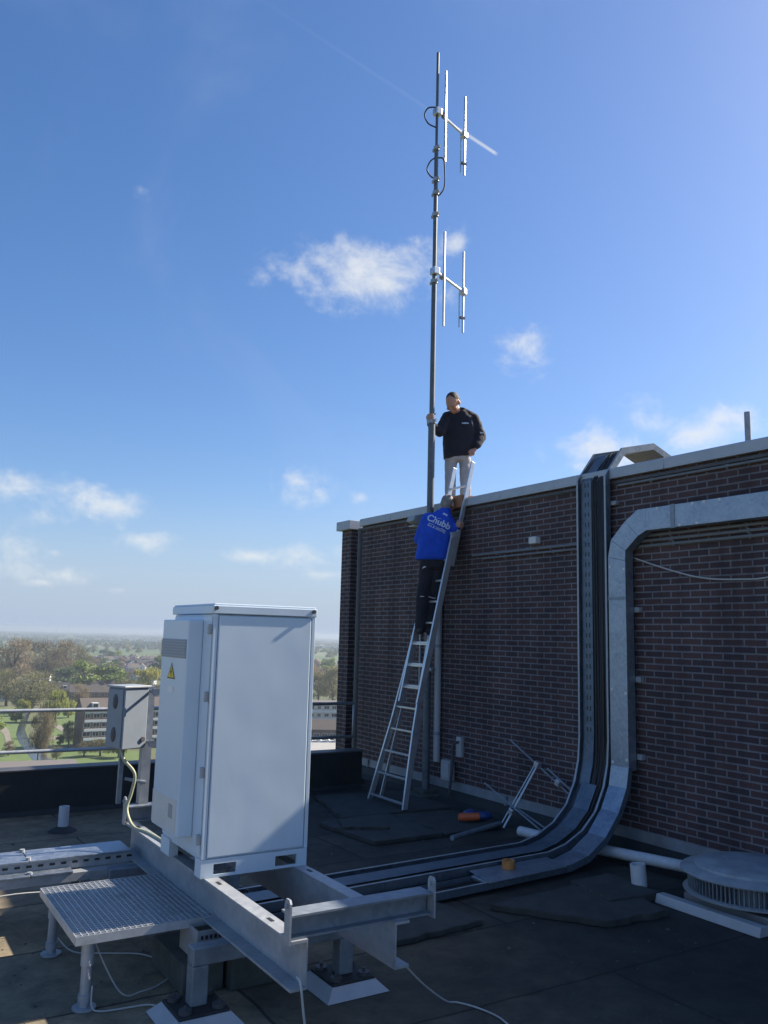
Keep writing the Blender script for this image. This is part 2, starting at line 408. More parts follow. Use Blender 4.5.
# ------------------------------------------------------------------ antenna mast
am = thing('antenna_mast', (6.4, 9.05, 0), 'tall grey pole mast with two dipole arrays rising above the brick wall', 'antenna mast')
MX, MY = 6.40, 9.05
mb = MB()
mb.tube([(MX, MY, .1), (MX, MY, 4.9)], .047, 14); mb.tube([(MX, MY, 4.88), (MX, MY, 6.9)], .036, 12)
mb.tube([(MX, MY, 6.88), (MX, MY, 8.9)], .029, 12); mb.tube([(MX, MY, 8.88), (MX, MY, 10.4)], .020, 10)
mb.build('pole', 'mast_steel', am, smooth='auto')
mb = MB(); mb.box((MX-.22, MY-.22, 0), (MX+.22, MY+.22, .06)); mb.box((MX-.11, MY-.11, .06), (MX+.11, MY+.11, .11))
mb.build('base_plate', 'concrete', am, bevel=.008)
for z, r in ((1.6, .043), (3.45, .043), (4.9, .05), (6.9, .042), (7.89, .038), (8.22, .038), (8.42, .036), (8.9, .034)):
    mb = MB(); mb.cyl((MX, MY, z-.025), (MX, MY, z+.025), r+.008, 12); mb.box((MX-.012, MY-r-.05, z-.02), (MX+.012, MY+r+.05, z+.02))
    if z < 4: mb.box((MX, MY-.02, z-.02), (WX-.001, MY+.02, z+.02))
    mb.build('clamp', 'galv', am)
# coax down the mast
mb = MB(); mb.tube([(MX+.045, MY+.02, z) for z in (8.2, 7.6, 7.0, 6.2, 5.4, 4.6, 3.9)], .008, 6)
mb.build('feed_cable', 'black', am, smooth=True)
def loop(pts, parent):
    # smooth curve through points
    out = []
    P = [Vector(p) for p in pts]
    for i in range(len(P)-1):
        p0, p1, p2, p3 = P[max(i-1, 0)], P[i], P[i+1], P[min(i+2, len(P)-1)]
        for k in range(6):
            t = k/6
            out.append(.5*((2*p1)+(p2-p0)*t+(2*p0-5*p1+4*p2-p3)*t*t+(3*p1-p0-3*p2+p3)*t**3))
    out.append(P[-1]); return out
mb = MB()
mb.tube(loop([(MX-.02, MY, 9.53), (MX-.12, MY+.05, 9.51), (MX-.16, MY+.08, 9.40), (MX-.11, MY+.06, 9.28), (MX-.02, MY, 9.22)], am), .011, 6); mb.build('jumper_cable', 'black', am, smooth=True); mb = MB()
mb.tube(loop([(MX-.02, MY, 8.75), (MX-.07, MY+.05, 8.70), (MX-.10, MY+.08, 8.58), (MX-.06, MY+.04, 8.47), (MX-.02, MY, 8.44)], am), .011, 6); mb.build('jumper_cable', 'black', am, smooth=True); mb = MB()
mb.tube(loop([(MX+.02, MY, 8.76), (6.50, 9.02, 8.76), (6.53, 9.02, 8.60), (6.53, 9.02, 8.35), (6.47, 9.03, 8.22), (MX+.02, MY, 8.18)], am), .011, 6)
mb.build('jumper_cable', 'black', am, smooth=True)
def dipole(z, end, mid, rods):
    a = Vector((MX, MY-.02, z)); e = Vector(end)
    mb = MB(); mb.tube([a, e], .019, 8); o = mb.build('dipole_antenna', 'alu', am, smooth='auto')
    mb = MB(); mb.box((MX-.045, MY-.065, z-.05), (MX+.05, MY+.05, z+.05)); mb.build('mast_bracket', 'alu', o, bevel=.008)
    d = (e-a).normalized()
    mb = MB(); mb.obox(Vector(mid), d*.035, d.cross(Vector((0,0,1)))*.03, (0,0,.035)); mb.build('rod_clamp', 'galv_dull', o, bevel=.006)
    mb = MB(); mb.obox(e, d*.05, d.cross(Vector((0,0,1)))*.045, (0,0,.05)); mb.build('feed_box', 'alu', o, bevel=.015)
    for (x, y, z0, z1, r) in rods:
        MB().tube([(x, y, z0), (x, y, z1)], r, 8).build('radiating_rod', 'alu', o, smooth='auto')
    x, y, z0, z1, r = rods[1]
    mb = MB(); mb.box((x-.05, y-.02, rods[2][2]+.13), (x+.03, y+.02, rods[2][2]+.16)); mb.build('spacer', 'dark_grey', o)
dipole(9.46, (7.05, 9.264, 9.455), (6.53, 9.06, 9.46), [(6.53, 9.025, 8.73, 10.14, .017), (7.06, 9.26, 8.81, 10.08, .017), (7.01, 9.285, 8.85, 9.46, .011)])
dipole(7.05, (7.15, 9.37, 7.05), (6.595, 9.13, 7.05), [(6.595, 9.09, 6.31, 7.71, .017), (7.15, 9.37, 6.42, 7.67, .017), (7.10, 9.395, 6.50, 7.05, .011)])

# ------------------------------------------------------------------ wall services
p2 = MB(); p2.tube([(6.50, 8.96, .45), (6.50, 8.96, 3.60)], .045, 12)
o = tag(p2.build('drain_pipe', 'pvc', at=(6.5, 8.96, .45), smooth='auto'), 'grey vertical drain pipe on the brick wall just beside the mast foot', 'pipe')
for z in (.8, 1.9, 3.0): MB().cyl((6.50, 8.96, z-.02), (6.50, 8.96, z+.02), .052, 12).build('pipe_bracket', 'galv_dull', o)
mb = MB(); mb.tube([(6.52, 9.40, 1.15), (6.52, 9.40, 3.55)], .016, 8)
tag(mb.build('thin_conduit', 'pvc', at=(6.52, 9.4, 1.2), smooth='auto'), 'thin pale vertical conduit on the wall left of the ladder', 'conduit')
wl = thing('wall_lamp', (6.5, 9.48, 3.6), 'small grey lamp box under the coping left of the blue jacket', 'lamp')
mb = MB(); mb.prism([(6.549, 9.40, 3.52), (6.549, 9.40, 3.67), (6.40, 9.40, 3.66), (6.37, 9.40, 3.58)], (0, .18, 0)); mb.build('housing', 'grey_paint', wl, bevel=.008)
B((6.40, 9.42, 3.512), (6.52, 9.56, 3.522)).build('lens', 'offwhite', wl)
ob = thing('wall_outlet_box', (6.5, 8.69, .35), 'small grey box low on the brick wall right of the mast', 'box')
B((6.44, 8.60, .26), (6.519, 8.79, .50)).build('housing', 'grey_paint', ob, bevel=.008)
B((6.432, 8.62, .30), (6.44, 8.77, .46)).build('lid', 'pvc', ob, bevel=.003)
wt = thing('wall_tap', (6.5, 8.5, .6), 'small pale wall bracket with hanging hose right of the grey box', 'tap')
B((6.50, 8.46, .56), (6.549, 8.56, .80)).build('back_plate', 'pvc', wt, bevel=.006)
mb = MB(); mb.tube(loop([(6.50, 8.51, .74), (6.43, 8.50, .72), (6.41, 8.50, .66), (6.43, 8.53, .5), (6.44, 8.58, .25), (6.44, 8.6, .1)], wt), .018, 8); mb.build('hose', 'dark_grey', wt, smooth=True)
B((6.47, 7.08, 3.09), (6.549, 7.20, 3.17)).build('wall_junction', 'offwhite', None, (6.5, 7.14, 3.1), .008)
tag(bpy.data.objects['wall_junction'], 'small pale box on the wall above the conduits right of the ladder', 'box')
# horizontal conduits
def conduit(pts, r, label, grp, mat='pipe_dull', clips=True):
    o = tag(MB().tube(pts, r, 8).build('wall_conduit', mat, at=pts[0], smooth='auto'), label, 'conduit', grp)
    if clips:
        a, b = Vector(pts[0]), Vector(pts[-1]); n = max(2, int((b-a).length/.8))
        for i in range(n): 
            c = a.lerp(b, (i+.5)/n); B((6.53-.004, c.y-.012, c.z-r-.006), (6.549, c.y+.012, c.z+r+.006)).build('clip', 'galv_dull', o)
conduit([(6.525, 8.30, 3.035), (6.525, 6.44, 3.035)], .012, 'upper thin grey conduit between the ladder and the wide cable tray', 'conduits on the wall')
conduit([(6.525, 8.10, 2.985), (6.525, 6.44, 2.985)], .012, 'lower thin grey conduit between the ladder and the wide cable tray', 'conduits on the wall')
conduit([(6.525, 5.68, 3.045), (6.525, 0, 3.045)], .015, 'topmost of three grey conduits under the horizontal duct', 'conduits on the wall')
conduit([(6.525, 5.66, 2.995), (6.525, 0, 2.995)], .015, 'middle one of three grey conduits under the horizontal duct', 'conduits on the wall')
conduit([(6.525, 5.64, 2.945), (6.525, 0, 2.945)], .015, 'lowest of three grey conduits under the horizontal duct', 'conduits on the wall')
conduit([(6.525, 5.9, 3.595), (6.525, 0, 3.595)], .013, 'grey conduit running right under the coping above the duct', 'conduits on the wall')
tag(MB().tube(loop([(6.52, 5.72, 2.84), (6.53, 5.3, 2.70), (6.53, 4.93, 2.605), (6.53, 4.55, 2.575), (6.53, 4.2, 2.59), (6.53, 3.4, 2.75)], None), .008, 6).build('loose_cable', 'cable_white', at=(6.5, 5, 2.7), smooth=True), 'thin pale cable sagging across the brickwork below the duct', 'cable')
mb = MB()
# ------------------------------------------------------------------ trays over the wall
def sweep(mb, path, y0, y1, d0, d1, skew=None):
    """rectangular section swept along XZ path; y0..y1 is its width, d0..d1 offsets along the path's outward normal"""
    k = len(path); vs = []
    P = [Vector((p[0], 0, p[1])) for p in path]
    for i in range(k):
        t0 = (P[i]-P[i-1]).normalized() if i else (P[1]-P[0]).normalized()
        t1 = (P[i+1]-P[i]).normalized() if i < k-1 else t0
        n0 = Vector((-t0.z, 0, t0.x)); n1 = Vector((-t1.z, 0, t1.x)); nn = (n0+n1).normalized(); nn = nn/max(.5, nn.dot(n0))
        dy = path[i][2] if len(path[i]) > 2 else 0
        for yy, dd in ((y0, d0), (y1, d0), (y1, d1), (y0, d1)):
            q = P[i]+nn*dd; vs.append((q.x, yy+dy, q.z))
    fs = [(i*4+j, i*4+(j+1) % 4, i*4+4+(j+1) % 4, i*4+4+j) for i in range(k-1) for j in range(4)]
    fs += [(3, 2, 1, 0), tuple(range((k-1)*4, k*4))]
    mb.add(vs, fs)
# path runs from the ground on the left, up the wall, over the coping (outward normal = away from wall / up)
pA = [(2.05, .05, -.30), (3.5, .05, -.22), (5.55, .05, -.10), (5.80, .09, -.07), (6.05, .19, -.05), (6.26, .35, -.03), (6.41, .58, -.01), (6.48, .80, 0), (6.50, 1.05, 0), (6.50, 3.68, 0), (6.73, 3.97, 0), (7.18, 4.08, 0), (7.62, 3.92, 0), (7.95, 3.62, 0)]
ct = thing('cable_tray', (6.5, 6.2, 0), 'wide perforated cable tray climbing the brick wall and bending over the coping', 'cable tray')
Y0, Y1 = 5.99, 6.40
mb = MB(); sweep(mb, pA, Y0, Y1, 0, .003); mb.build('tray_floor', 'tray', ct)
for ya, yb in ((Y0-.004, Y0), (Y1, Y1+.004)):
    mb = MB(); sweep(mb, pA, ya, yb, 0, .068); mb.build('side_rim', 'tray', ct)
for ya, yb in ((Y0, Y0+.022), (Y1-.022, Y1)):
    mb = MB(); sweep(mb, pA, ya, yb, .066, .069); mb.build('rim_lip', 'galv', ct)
# perforated inner channel on the left half
mb = MB(); sweep(mb, pA[6:11], 6.22, 6.36, .030, .034); mb.m = 1
z = 1.1
while z < 3.62:
    for yy in (6.262, 6.306): mb.box((6.4645, yy-.007, z), (6.4665, yy+.007, z+.045))
    z += .105
mb.build('inner_channel', ['tray', 'black'], ct)
mb = MB(); sweep(mb, pA[:7], 6.10, 6.30, .055, .058); mb.build('tray_divider', 'tray', ct)
for i in range(7):
    mb = MB(); yy = 6.025+i*.026
    pts = []
    for q in pA:
        pts.append(q)
    P = []
    for j, q in enumerate(pA):
        n = Vector((-1, 0, .05)) if 7 < j < 10 else (Vector((0, 0, 1)) if j < 3 or j > 10 else Vector((-.7, 0, .7)))
        P.append(Vector((q[0], yy+q[2]+random.uniform(-.006, .006), q[1]))+n*(.02+random.uniform(0, .02)))
    mb.tube(P, .0125, 6); mb.build('cable', 'black', ct, smooth=True)
for z in (1.0, 1.9, 2.8, 3.4):
    B((6.505, Y0-.07, z), (6.549, Y1+.05, z+.04)).build('wall_bracket', 'galv', ct)
# duct
du = thing('metal_duct', (6.45, 5.8, 0), 'galvanized cable duct along the wall top, bending down to the roof beside the tray', 'cable duct')
dX0, dX1 = 6.385, 6.50
def duct_piece(poly):
    mb = MB(); mb.prism([(dX0, y, z) for y, z in poly], (dX1-dX0, 0, 0)); return mb
# horizontal run, mitred elbow, vertical run (front face outline in YZ)
duct_piece([(5.44, 3.075), (5.44, 3.29), (-1.9, 3.29), (-1.9, 3.075)]).build('horizontal_run', 'duct', du, bevel=.004)
duct_piece([(5.44, 3.075), (5.44, 3.29), (5.54, 3.29), (5.70, 3.19), (5.54, 3.03)]).build('elbow', 'duct', du, bevel=.003)
duct_piece([(5.54, 3.03), (5.70, 3.19), (5.885, 3.02), (5.70, 2.90)]).build('elbow', 'duct', du, bevel=.003)
duct_piece([(5.70, 2.90), (5.885, 3.02), (5.925, 2.85), (5.705, 2.80)]).build('elbow', 'duct', du, bevel=.003)
duct_piece([(5.705, 2.80), (5.925, 2.85), (5.925, .80), (5.705, .80)]).build('vertical_run', 'duct', du, bevel=.004)
for y in (5.15, 2.7): B((dX0-.004, y-.05, 3.07), (dX0, y, 3.295)).build('joint_strip', 'galv_dull', du)
B((dX0-.003, 5.70, 2.42), (dX0, 5.93, 2.45)).build('joint_strip', 'galv_dull', du)
pB = [(2.05, .03, -.30), (3.5, .03, -.22), (4.5, .03, -.15), (5.50, .03, -.06), (5.76, .075, -.03), (6.03, .20, .01), (6.26, .40, .05), (6.40, .62, .07), (6.444, .82, .075)]
mb = MB(); sweep(mb, pB[2:], 5.63, 5.85, .032, .059); 
o = mb.build('lid', 'duct', du, bevel=.004)
MB().prism([(4.48, 5.44, .092), (4.56, 5.80, .092), (5.46, 5.84, .092), (5.40, 5.52, .092)], (0, 0, .006)).build('cover_plate', 'duct', du)
mb = MB(); sweep(mb, pB, 5.63, 5.634, 0, .058); mb.build('side_rim', 'tray', du)
mb = MB(); sweep(mb, pB, 5.846, 5.85, 0, .058); mb.build('side_rim', 'tray', du)
mb = MB(); sweep(mb, pB, 5.634, 5.846, 0, .003); mb.build('tray_floor', 'tray', du)
mb = MB(); sweep(mb, pB[:3], 5.63, 5.65, .057, .060); mb.build('rim_lip', 'galv', du)
for i in range(4):
    mb = MB(); mb.tube([(x, 5.67+i*.045+dy+random.uniform(-.01, .01), .050) for x, _, dy in pB[:4]], .014, 6); mb.build('cable', 'black', du, smooth=True)
for y, z in ((5.90, 2.75), (5.725, 2.72), (5.90, 1.55), (5.725, 1.52), (5.90, .86), (5.725, .90), (5.30, 3.275), (4.90, 3.275), (4.78, 3.275), (5.05, 3.09), (4.62, 3.275), (4.86, 3.09)):
    B((dX0-.002, y-.014, z-.012), (dX0+.001, y+.014, z+.012)).build('rivet_tab', 'offwhite', du)
for z in (1.63, .9, 2.3): B((6.50, 5.64, z), (6.549, 5.70, z+.05)).build('wall_bracket', 'galv', du)

# low cable trunks on the left
lt = thing('lidded_cable_channel', (1, 6.4, 0), 'pair of lidded cable trunks leading off to the left behind the grating', 'cable trunk')
rc = B((-4, 6.31, .36), (1.885, 6.60, .425)); rc.m = 1
for a, b in ((-4, -.9), (-.895, 1.185), (1.192, 1.88)):
    B((a, 6.30, .427), (b, 6.61, .442)).build('rear_lid', 'duct', lt, bevel=.003)
B((-4, 6.205, .30), (1.885, 6.295, .355)).build('front_channel', 'galv', lt)
for a, b in ((-4, -.9), (-.895, 1.185), (1.192, 1.46)):
    B((a, 6.195, .357), (b, 6.297, .372)).build('front_lid', 'duct', lt, bevel=.003)
x = -1.0
while x < 1.86:
    rc.box((x, 6.3065, .395), (x+.035, 6.3085, .41)); x += .075
rc.build('rear_channel', ['galv', 'black'], lt)
for y in (6.33, 6.57, 6.24):
    mb = MB(); mb.cyl((1.188, y, .36), (1.188, y, .46 if y > 6.3 else .385), .018, 10); mb.build('clamp_bolt', 'galv', lt)
for x in (-2.4, -.4, 1.55): 
    mb = MB(); mb.box((x-.03, 6.22, 0), (x+.03, 6.28, .298)); mb.box((x-.03, 6.50, 0), (x+.03, 6.56, .358)); mb.build('trunk_foot', 'galv_dull', lt)

# ------------------------------------------------------------------ extension ladder
ld = thing('extension_ladder', (5.56, 8.65, 0), 'long aluminium extension ladder leaning on the wall under the climbing man', 'ladder')
def lx(z, off=0): return 5.545+.236*z-off
def rail(pts, w, d, off, name='rail'):
    mb = MB()
    for (y0, z0), (y1, z1) in zip(pts[:-1], pts[1:]):
        mb.bar((lx(z0, off), y0, z0), (lx(z1, off), y1, z1), w, d, (-1, 0, .236))
    return mb.build(name, 'alu', ld, bevel=.004)
# lower section: flared
rail([(9.03, .0), (8.885, 1.0), (8.835, 1.6), (8.81, 2.06)], .026, .07, 0)
rail([(8.26, .0), (8.385, .9), (8.43, 1.4), (8.465, 2.02)], .026, .07, 0)
rail([(8.90, .08), (8.845, 1.15)], .018, .045, -.07, 'brace'); rail([(8.37, .08), (8.425, 1.15)], .018, .045, -.07, 'brace')
def yl(z): return 9.03-.145*z if z < 1 else 8.885-.068*(z-1)
def yr(z): return 8.26+.139*z if z < .9 else 8.385+.066*(z-.9)
z = .11
while z < 1.99:
    MB().bar((lx(z), yl(z), z), (lx(z), yr(z), z), .03, .024).build('rung', 'alu', ld, bevel=.004); z += .262
# middle and top sections
rail([(8.770, 1.22), (8.770, 3.30)], .028, .08, .02); rail([(8.388, 1.22), (8.392, 3.30)], .028, .08, .02)
rail([(8.775, 2.9), (8.775, 4.24)], .024, .06, -.045); rail([(8.392, 2.9), (8.392, 4.26)], .024, .06, -.045)
z = 1.4
while z < 3.3:
    MB().bar((lx(z, .02), 8.77, z), (lx(z, .02), 8.39, z), .028, .024).build('rung', 'alu', ld, bevel=.004); z += .262
z = 3.42
while z < 4.2:
    MB().bar((lx(z, -.045), 8.775, z), (lx(z, -.045), 8.392, z), .028, .024).build('rung', 'alu', ld, bevel=.004); z += .262
for z, off in ((3.29, .02), (2.0, 0)):
    for yy in ((8.39, 8.772) if z > 3 else (8.44, 8.80)):
        MB().obox((lx(z, off), yy, z), (.045, 0, .01), (0, .022, 0), (-.008, 0, .035)).build('guide_bracket', 'galv', ld, bevel=.004)
for yy in (9.035, 8.255): MB().obox((lx(.03), yy, .03), (.045, 0, 0), (0, .02, 0), (0, 0, .03)).build('foot', 'black', ld, bevel=.006)
wb = MB(); wb.box((6.43, 8.40, 3.66), (6.50, 8.75, 3.79)); wb.box((6.43, 8.40, 3.79), (6.72, 8.75, 3.82))
tag(wb.build('timber_block', 'wood', at=(6.5, 8.58, 3.7), bevel=.004), 'reddish timber block on the coping between the ladder rails', 'timber block')

# ------------------------------------------------------------------ steel support frame
sf = thing('steel_support_frame', (2.2, 5, 0), 'galvanized steel beam frame on posts carrying the white cabinet', 'support frame')
ZT, ZB = .587, .365
mb = MB(); mb.box((1.887, 3.72, ZT-.013), (1.972, 6.62, ZT)); mb.box((1.887, 3.72, ZB), (1.972, 6.62, ZB+.013)); mb.box((1.964, 3.72, ZB+.0132), (1.972, 6.62, ZT-.0132))
o = mb.build('beam', 'galv', sf)
mb2 = MB()
for y in (4.02, 4.72, 5.75, 6.3): mb2.box((1.921, y, ZT+.0005), (1.939, y+.06, ZT+.002))
mb2.build('bolt_slot', 'black', o)
mb = MB(); mb.box((2.462, 3.72, ZT-.013), (2.547, 6.62, ZT)); mb.box((2.462, 3.72, ZB), (2.547, 6.62, ZB+.013)); mb.box((2.462, 3.72, ZB+.0132), (2.470, 6.62, ZT-.0132))
o = mb.build('beam', 'galv', sf)
mb2 = MB()
for y in (4.02, 4.72, 5.75, 6.3): mb2.box((2.500, y, ZT+.0005), (2.518, y+.06, ZT+.002))
mb2.build('bolt_slot', 'black', o)
for y0, y1, sgn in ((3.725, 3.84, 1), (6.50, 6.615, -1)):
    mb = MB(); yb = y0 if sgn > 0 else y1
    web = (y0+.056, y0+.063)
    mb.box((1.885, y0, .700-.010), (2.69, y1, .700)); mb.box((1.885, y0+.012, ZT+.001), (2.69, web[0]-.0005, ZT+.011))
    mb.box((1.885, web[0], ZT+.001), (2.69, web[1], .6895))
    o = mb.build('cross_beam', 'galv_dull', sf)
    for x in (1.868, 2.692):
        mb = MB(); mb.prism([(x, y0-.012, ZT-.012), (x, y0+.046, ZT-.012), (x, y0+.046, .755), (x, y0+.034, .772), (x, y0, .772), (x, y0-.012, .755)], (.010, 0, 0)); mb.build('end_plate', 'galv', o)
        mb = MB(); mb.cyl((x-.012, y0+.017, .742), (x+.02, y0+.017, .742), .010, 8); mb.build('bolt', 'galv', o)
for y in (4.50, 6.18):
    mb = MB(); mb.box((1.69, y-.045, ZB-.092), (2.66, y+.045, ZB-.002)); mb.build('bearer', 'galv_dull', sf, bevel=.006)
    for x in (1.735, 2.615):
        mb = MB(); mb.box((x-.045, y-.045, .077), (x+.045, y+.045, ZB-.093)); mb.build('post', 'galv_dull', sf, bevel=.006)
mb = MB(); mb.box((1.80, 4.70, .20), (1.806, 4.98, .362)); mb.box((1.806, 4.70, .20), (1.95, 4.706, .362)); o = mb.build('tray_stub', 'galv', sf)
mb = MB()
for i in range(5):
    for k in range(3): mb.box((1.82+i*.026, 4.697, .225+k*.045), (1.834+i*.026, 4.6995, .245+k*.045))
mb.build('hole', 'black', o)
k = 0
for (x, y), lab in zip(((1.735, 4.50), (2.615, 4.50), (1.735, 6.18), (2.615, 6.18)),
        ('lead skirted post pedestal nearest the grating platform', 'lead skirted post pedestal between the two steel beams', 'lead skirted post pedestal behind the grating by the cable trunks', 'lead skirted post pedestal behind the white cabinet')):
    pd = thing('roof_pedestal', (x, y, 0), lab, 'pedestal', 'pedestals under the steel frame')
    mb = MB(); a, b = .20, .14
    vs = [(x-a, y-a, .004), (x+a, y-a, .004), (x+a, y+a, .004), (x-a, y+a, .004), (x-b, y-b, .062), (x+b, y-b, .062), (x+b, y+b, .062), (x-b, y+b, .062)]
    mb.add(vs, [(0,3,2,1),(4,5,6,7),(0,1,5,4),(1,2,6,5),(2,3,7,6),(3,0,4,7)]); mb.build('lead_skirt', 'pvc', pd)
    B((x-.137, y-.137, .058), (x+.137, y+.137, .076)).build('felt_cap', 'bitumen_up', pd, bevel=.006)
    for dx, dy in ((-.09, -.09), (.09, -.09), (.09, .09), (-.09, .09)):
        mb = MB(); mb.cyl((x+dx, y+dy, .075), (x+dx, y+dy, .095), .034, 12); mb.cyl((x+dx, y+dy, .095), (x+dx, y+dy, .115), .010, 8); mb.build('anchor_bolt', 'dark_grey', pd)
cb = B((2.02, 4.72, 0), (2.42, 5.9, .20)); tag(cb.build('concrete_block', 'concrete', at=(2.2, 5.3, 0), bevel=.012), 'low mossy concrete plinth lying under the steel beams', 'concrete block')
cb = B((1.76, 4.78, 0), (2.0, 5.35, .16)); tag(cb.build('concrete_block', 'concrete', at=(1.9, 5, 0), bevel=.012), 'mossy concrete kerb under the right edge of the grating', 'concrete block')

# ------------------------------------------------------------------ grating platform
gp = thing('grating_platform', (1.58, 5.35, 0), 'low steel grating step platform on two legs beside the white cabinet', 'platform')
gx0, gx1, gy0, gy1, gz = 1.185, 1.958, 4.85, 5.83, .385
mb = MB(); n = 24
for i in range(1, n):
    x = gx0+(gx1-gx0)*i/n; mb.box((x-.0018, gy0+.004, gz-.03), (x+.0018, gy1-.004, gz))
o = mb.build('grating', 'galv_new', gp); n = 28
mb = MB()
for i in range(1, n):
    y = gy0+(gy1-gy0)*i/n; mb.box((gx0+.004, y-.0025, gz-.012), (gx1-.004, y+.0025, gz-.0015))
mb.build('cross_rods', 'galv_new', o)
mb = MB()
mb.box((gx0-.004, gy0-.004, gz-.045), (gx0, gy1+.004, gz+.001)); mb.box((gx1, gy0-.004, gz-.045), (gx1+.004, gy1+.004, gz+.001))
mb.box((gx0, gy0-.004, gz-.045), (gx1, gy0, gz+.001)); mb.box((gx0, gy1, gz-.045), (gx1, gy1+.004, gz+.001))
mb.build('edge_band', 'galv_new', gp)
for y in (4.90, 5.77):
    mb = MB(); mb.cyl((1.262, y, .012), (1.262, y, .30), .028, 14); mb.cyl((1.262, y, .22), (1.262, y, gz-.03), .034, 14); mb.cyl((1.262, y, .04), (1.262, y, .075), .036, 14)
    o = mb.build('leg', 'galv', gp, smooth='auto')
    mb = MB(); mb.cyl((1.262, y, 0.002), (1.262, y, .013), .062, 18); mb.build('foot_plate', 'galv', o)

# ------------------------------------------------------------------ white equipment cabinet
ca = thing('equipment_cabinet', (2.2, 5.24, .587), 'large white outdoor equipment cabinet standing on the steel beams', 'cabinet')
x0, x1, yN, yF = 1.862, 2.548, 4.87, 5.61
B((x0+.006, yN+.012, .690), (x1-.006, yF-.006, 2.112)).build('body', 'white', ca, bevel=.006)
mb = MB(); mb.box((x0-.012, yN-.012, 2.114), (x1+.008, yF+.012, 2.165)); mb.box((x0-.004, yN-.004, 2.165), (x1, yF+.004, 2.177))
o = mb.build('lid', 'white', ca, bevel=.005)
for x in (x0+.005, x1-.02):
    mb = MB(); mb.cyl((x, yN-.013, 2.148), (x, yN-.024, 2.148), .013, 10); mb.build('lifting_bolt', 'dark_grey', o)
    mb = MB(); mb.cyl((x, yF+.012, 2.148), (x, yF+.024, 2.148), .013, 10); mb.build('lifting_bolt', 'dark_grey', o)
# corner posts and front panel
mb = MB(); mb.box((x0-.002, yN-.002, .692), (x0+.026, yN+.0115, 2.113)); mb.box((x1-.022, yN-.002, .692), (x1+.002, yN+.0115, 2.113)); mb.build('corner_post', 'white', ca, bevel=.003)
B((x0+.032, yN-.004, .700), (x1-.028, yN+.0115, 2.104)).build('front_panel', 'white', ca, bevel=.006)
# plinth with two lifting slots
mb = MB(); za, zb, sa, sb = .588, .690, .603, .662
mb.box((x0, yN, za), (x1, yN+.014, sa)); mb.box((x0, yN, sb), (x1, yN+.014, zb))
for a, b in ((x0, 1.940), (2.083, 2.335), (2.478, x1)): mb.box((a, yN, sa), (b, yN+.014, sb))
mb.box((x0, yN+.014, za), (x0+.014, yN+.10, zb)); mb.box((x1-.014, yN+.014, za), (x1, yF, zb))
mb.box((x0, 5.44, za), (x0+.06, yF, zb)); mb.box((x0+.06, yF-.014, za), (x1-.014, yF, zb)); mb.box((x0+.014, yN+.014, zb-.012), (x1-.014, yF-.014, zb))
mb.build('plinth', 'white', ca)
for z in (2.02, 1.62, 1.18, .80):
    mb = MB(); mb.box((x0-.018, yN+.018, z-.028), (x0+.005, yN+.058, z+.028)); mb.cyl((x0-.018, yN+.03, z-.03), (x0-.018, yN+.03, z+.03), .009, 8); mb.build('hinge', 'galv', ca, bevel=.003)
# side door and air conditioner
B((x0-.002, yN+.03, .705), (x0+.005, yF-.02, 2.10)).build('side_door', 'white', ca, bevel=.003)
AX, AY0, AY1, AZ0, AZ1 = 1.762, 5.035, 5.525, .79, 2.076
ac = B((AX, AY0, AZ0), (x0-.0025, AY1, AZ1)).build('air_conditioner', 'white', ca, bevel=.008)
mg, nt, b = new_mat('grille_grey'); v = objco(nt)
wv = N(nt, 'ShaderNodeTexWave'); wv.bands_direction = 'Z'; wv.inputs['Scale'].default_value = 18; L(nt, v, wv.inputs['Vector'])
L(nt, rampn(nt, [(.3, (.30, .34, .38)), (.6, (.38, .42, .46))], wv.outputs[0]).outputs[0], b.inputs['Base Color']); b.inputs['Roughness'].default_value = .5
mb = MB(); mb.box((AX-.004, AY0+.012, 1.838), (AX+.001, AY1-.004, 1.955)); mb.build('grille', mg, ac, bevel=.002)
mb = MB()
for i in range(6): z = 1.848+i*.0175; mb.box((AX-.009, AY0+.014, z), (AX-.0042, AY1-.006, z+.008))
mb.build('louvre', mg, ac)
B((AX-.003, AY0+.03, .805), (AX+.001, AY1-.004, 1.0)).build('service_panel', 'offwhite', ac, bevel=.002)
B((AX-.005, AY0+.09, .885), (AX-.0032, AY0+.16, .965)).build('rating_plate', 'grey_paint', ac)
yc = 5.30
mb = MB(); mb.prism([(AX-.0015, yc-.085, 1.70), (AX-.0015, yc+.085, 1.70), (AX-.0015, yc, 1.815)], (.001, 0, 0)); sg = mb.build('warning_sign', 'signwhite', ac)
mb = MB(); mb.prism([(AX-.003, yc-.075, 1.705), (AX-.003, yc+.075, 1.705), (AX-.003, yc, 1.805)], (.001, 0, 0)); mb.build('sign_border', 'signblack', sg)
mb = MB(); mb.prism([(AX-.0045, yc-.060, 1.713), (AX-.0045, yc+.060, 1.713), (AX-.0045, yc, 1.792)], (.001, 0, 0)); mb.build('sign_field', 'yellow', sg)
mb = MB(); mb.prism([(AX-.006, yc+.008, 1.775), (AX-.006, yc-.016, 1.745), (AX-.006, yc-.004, 1.745), (AX-.006, yc-.010, 1.720), (AX-.006, yc+.016, 1.752), (AX-.006, yc+.004, 1.752)], (.001, 0, 0)); mb.build('lightning_symbol', 'signblack', sg)
B((AX-.003, yc-.05, 1.62), (AX-.001, yc+.05, 1.66)).build('sticker', 'signwhite', ac)

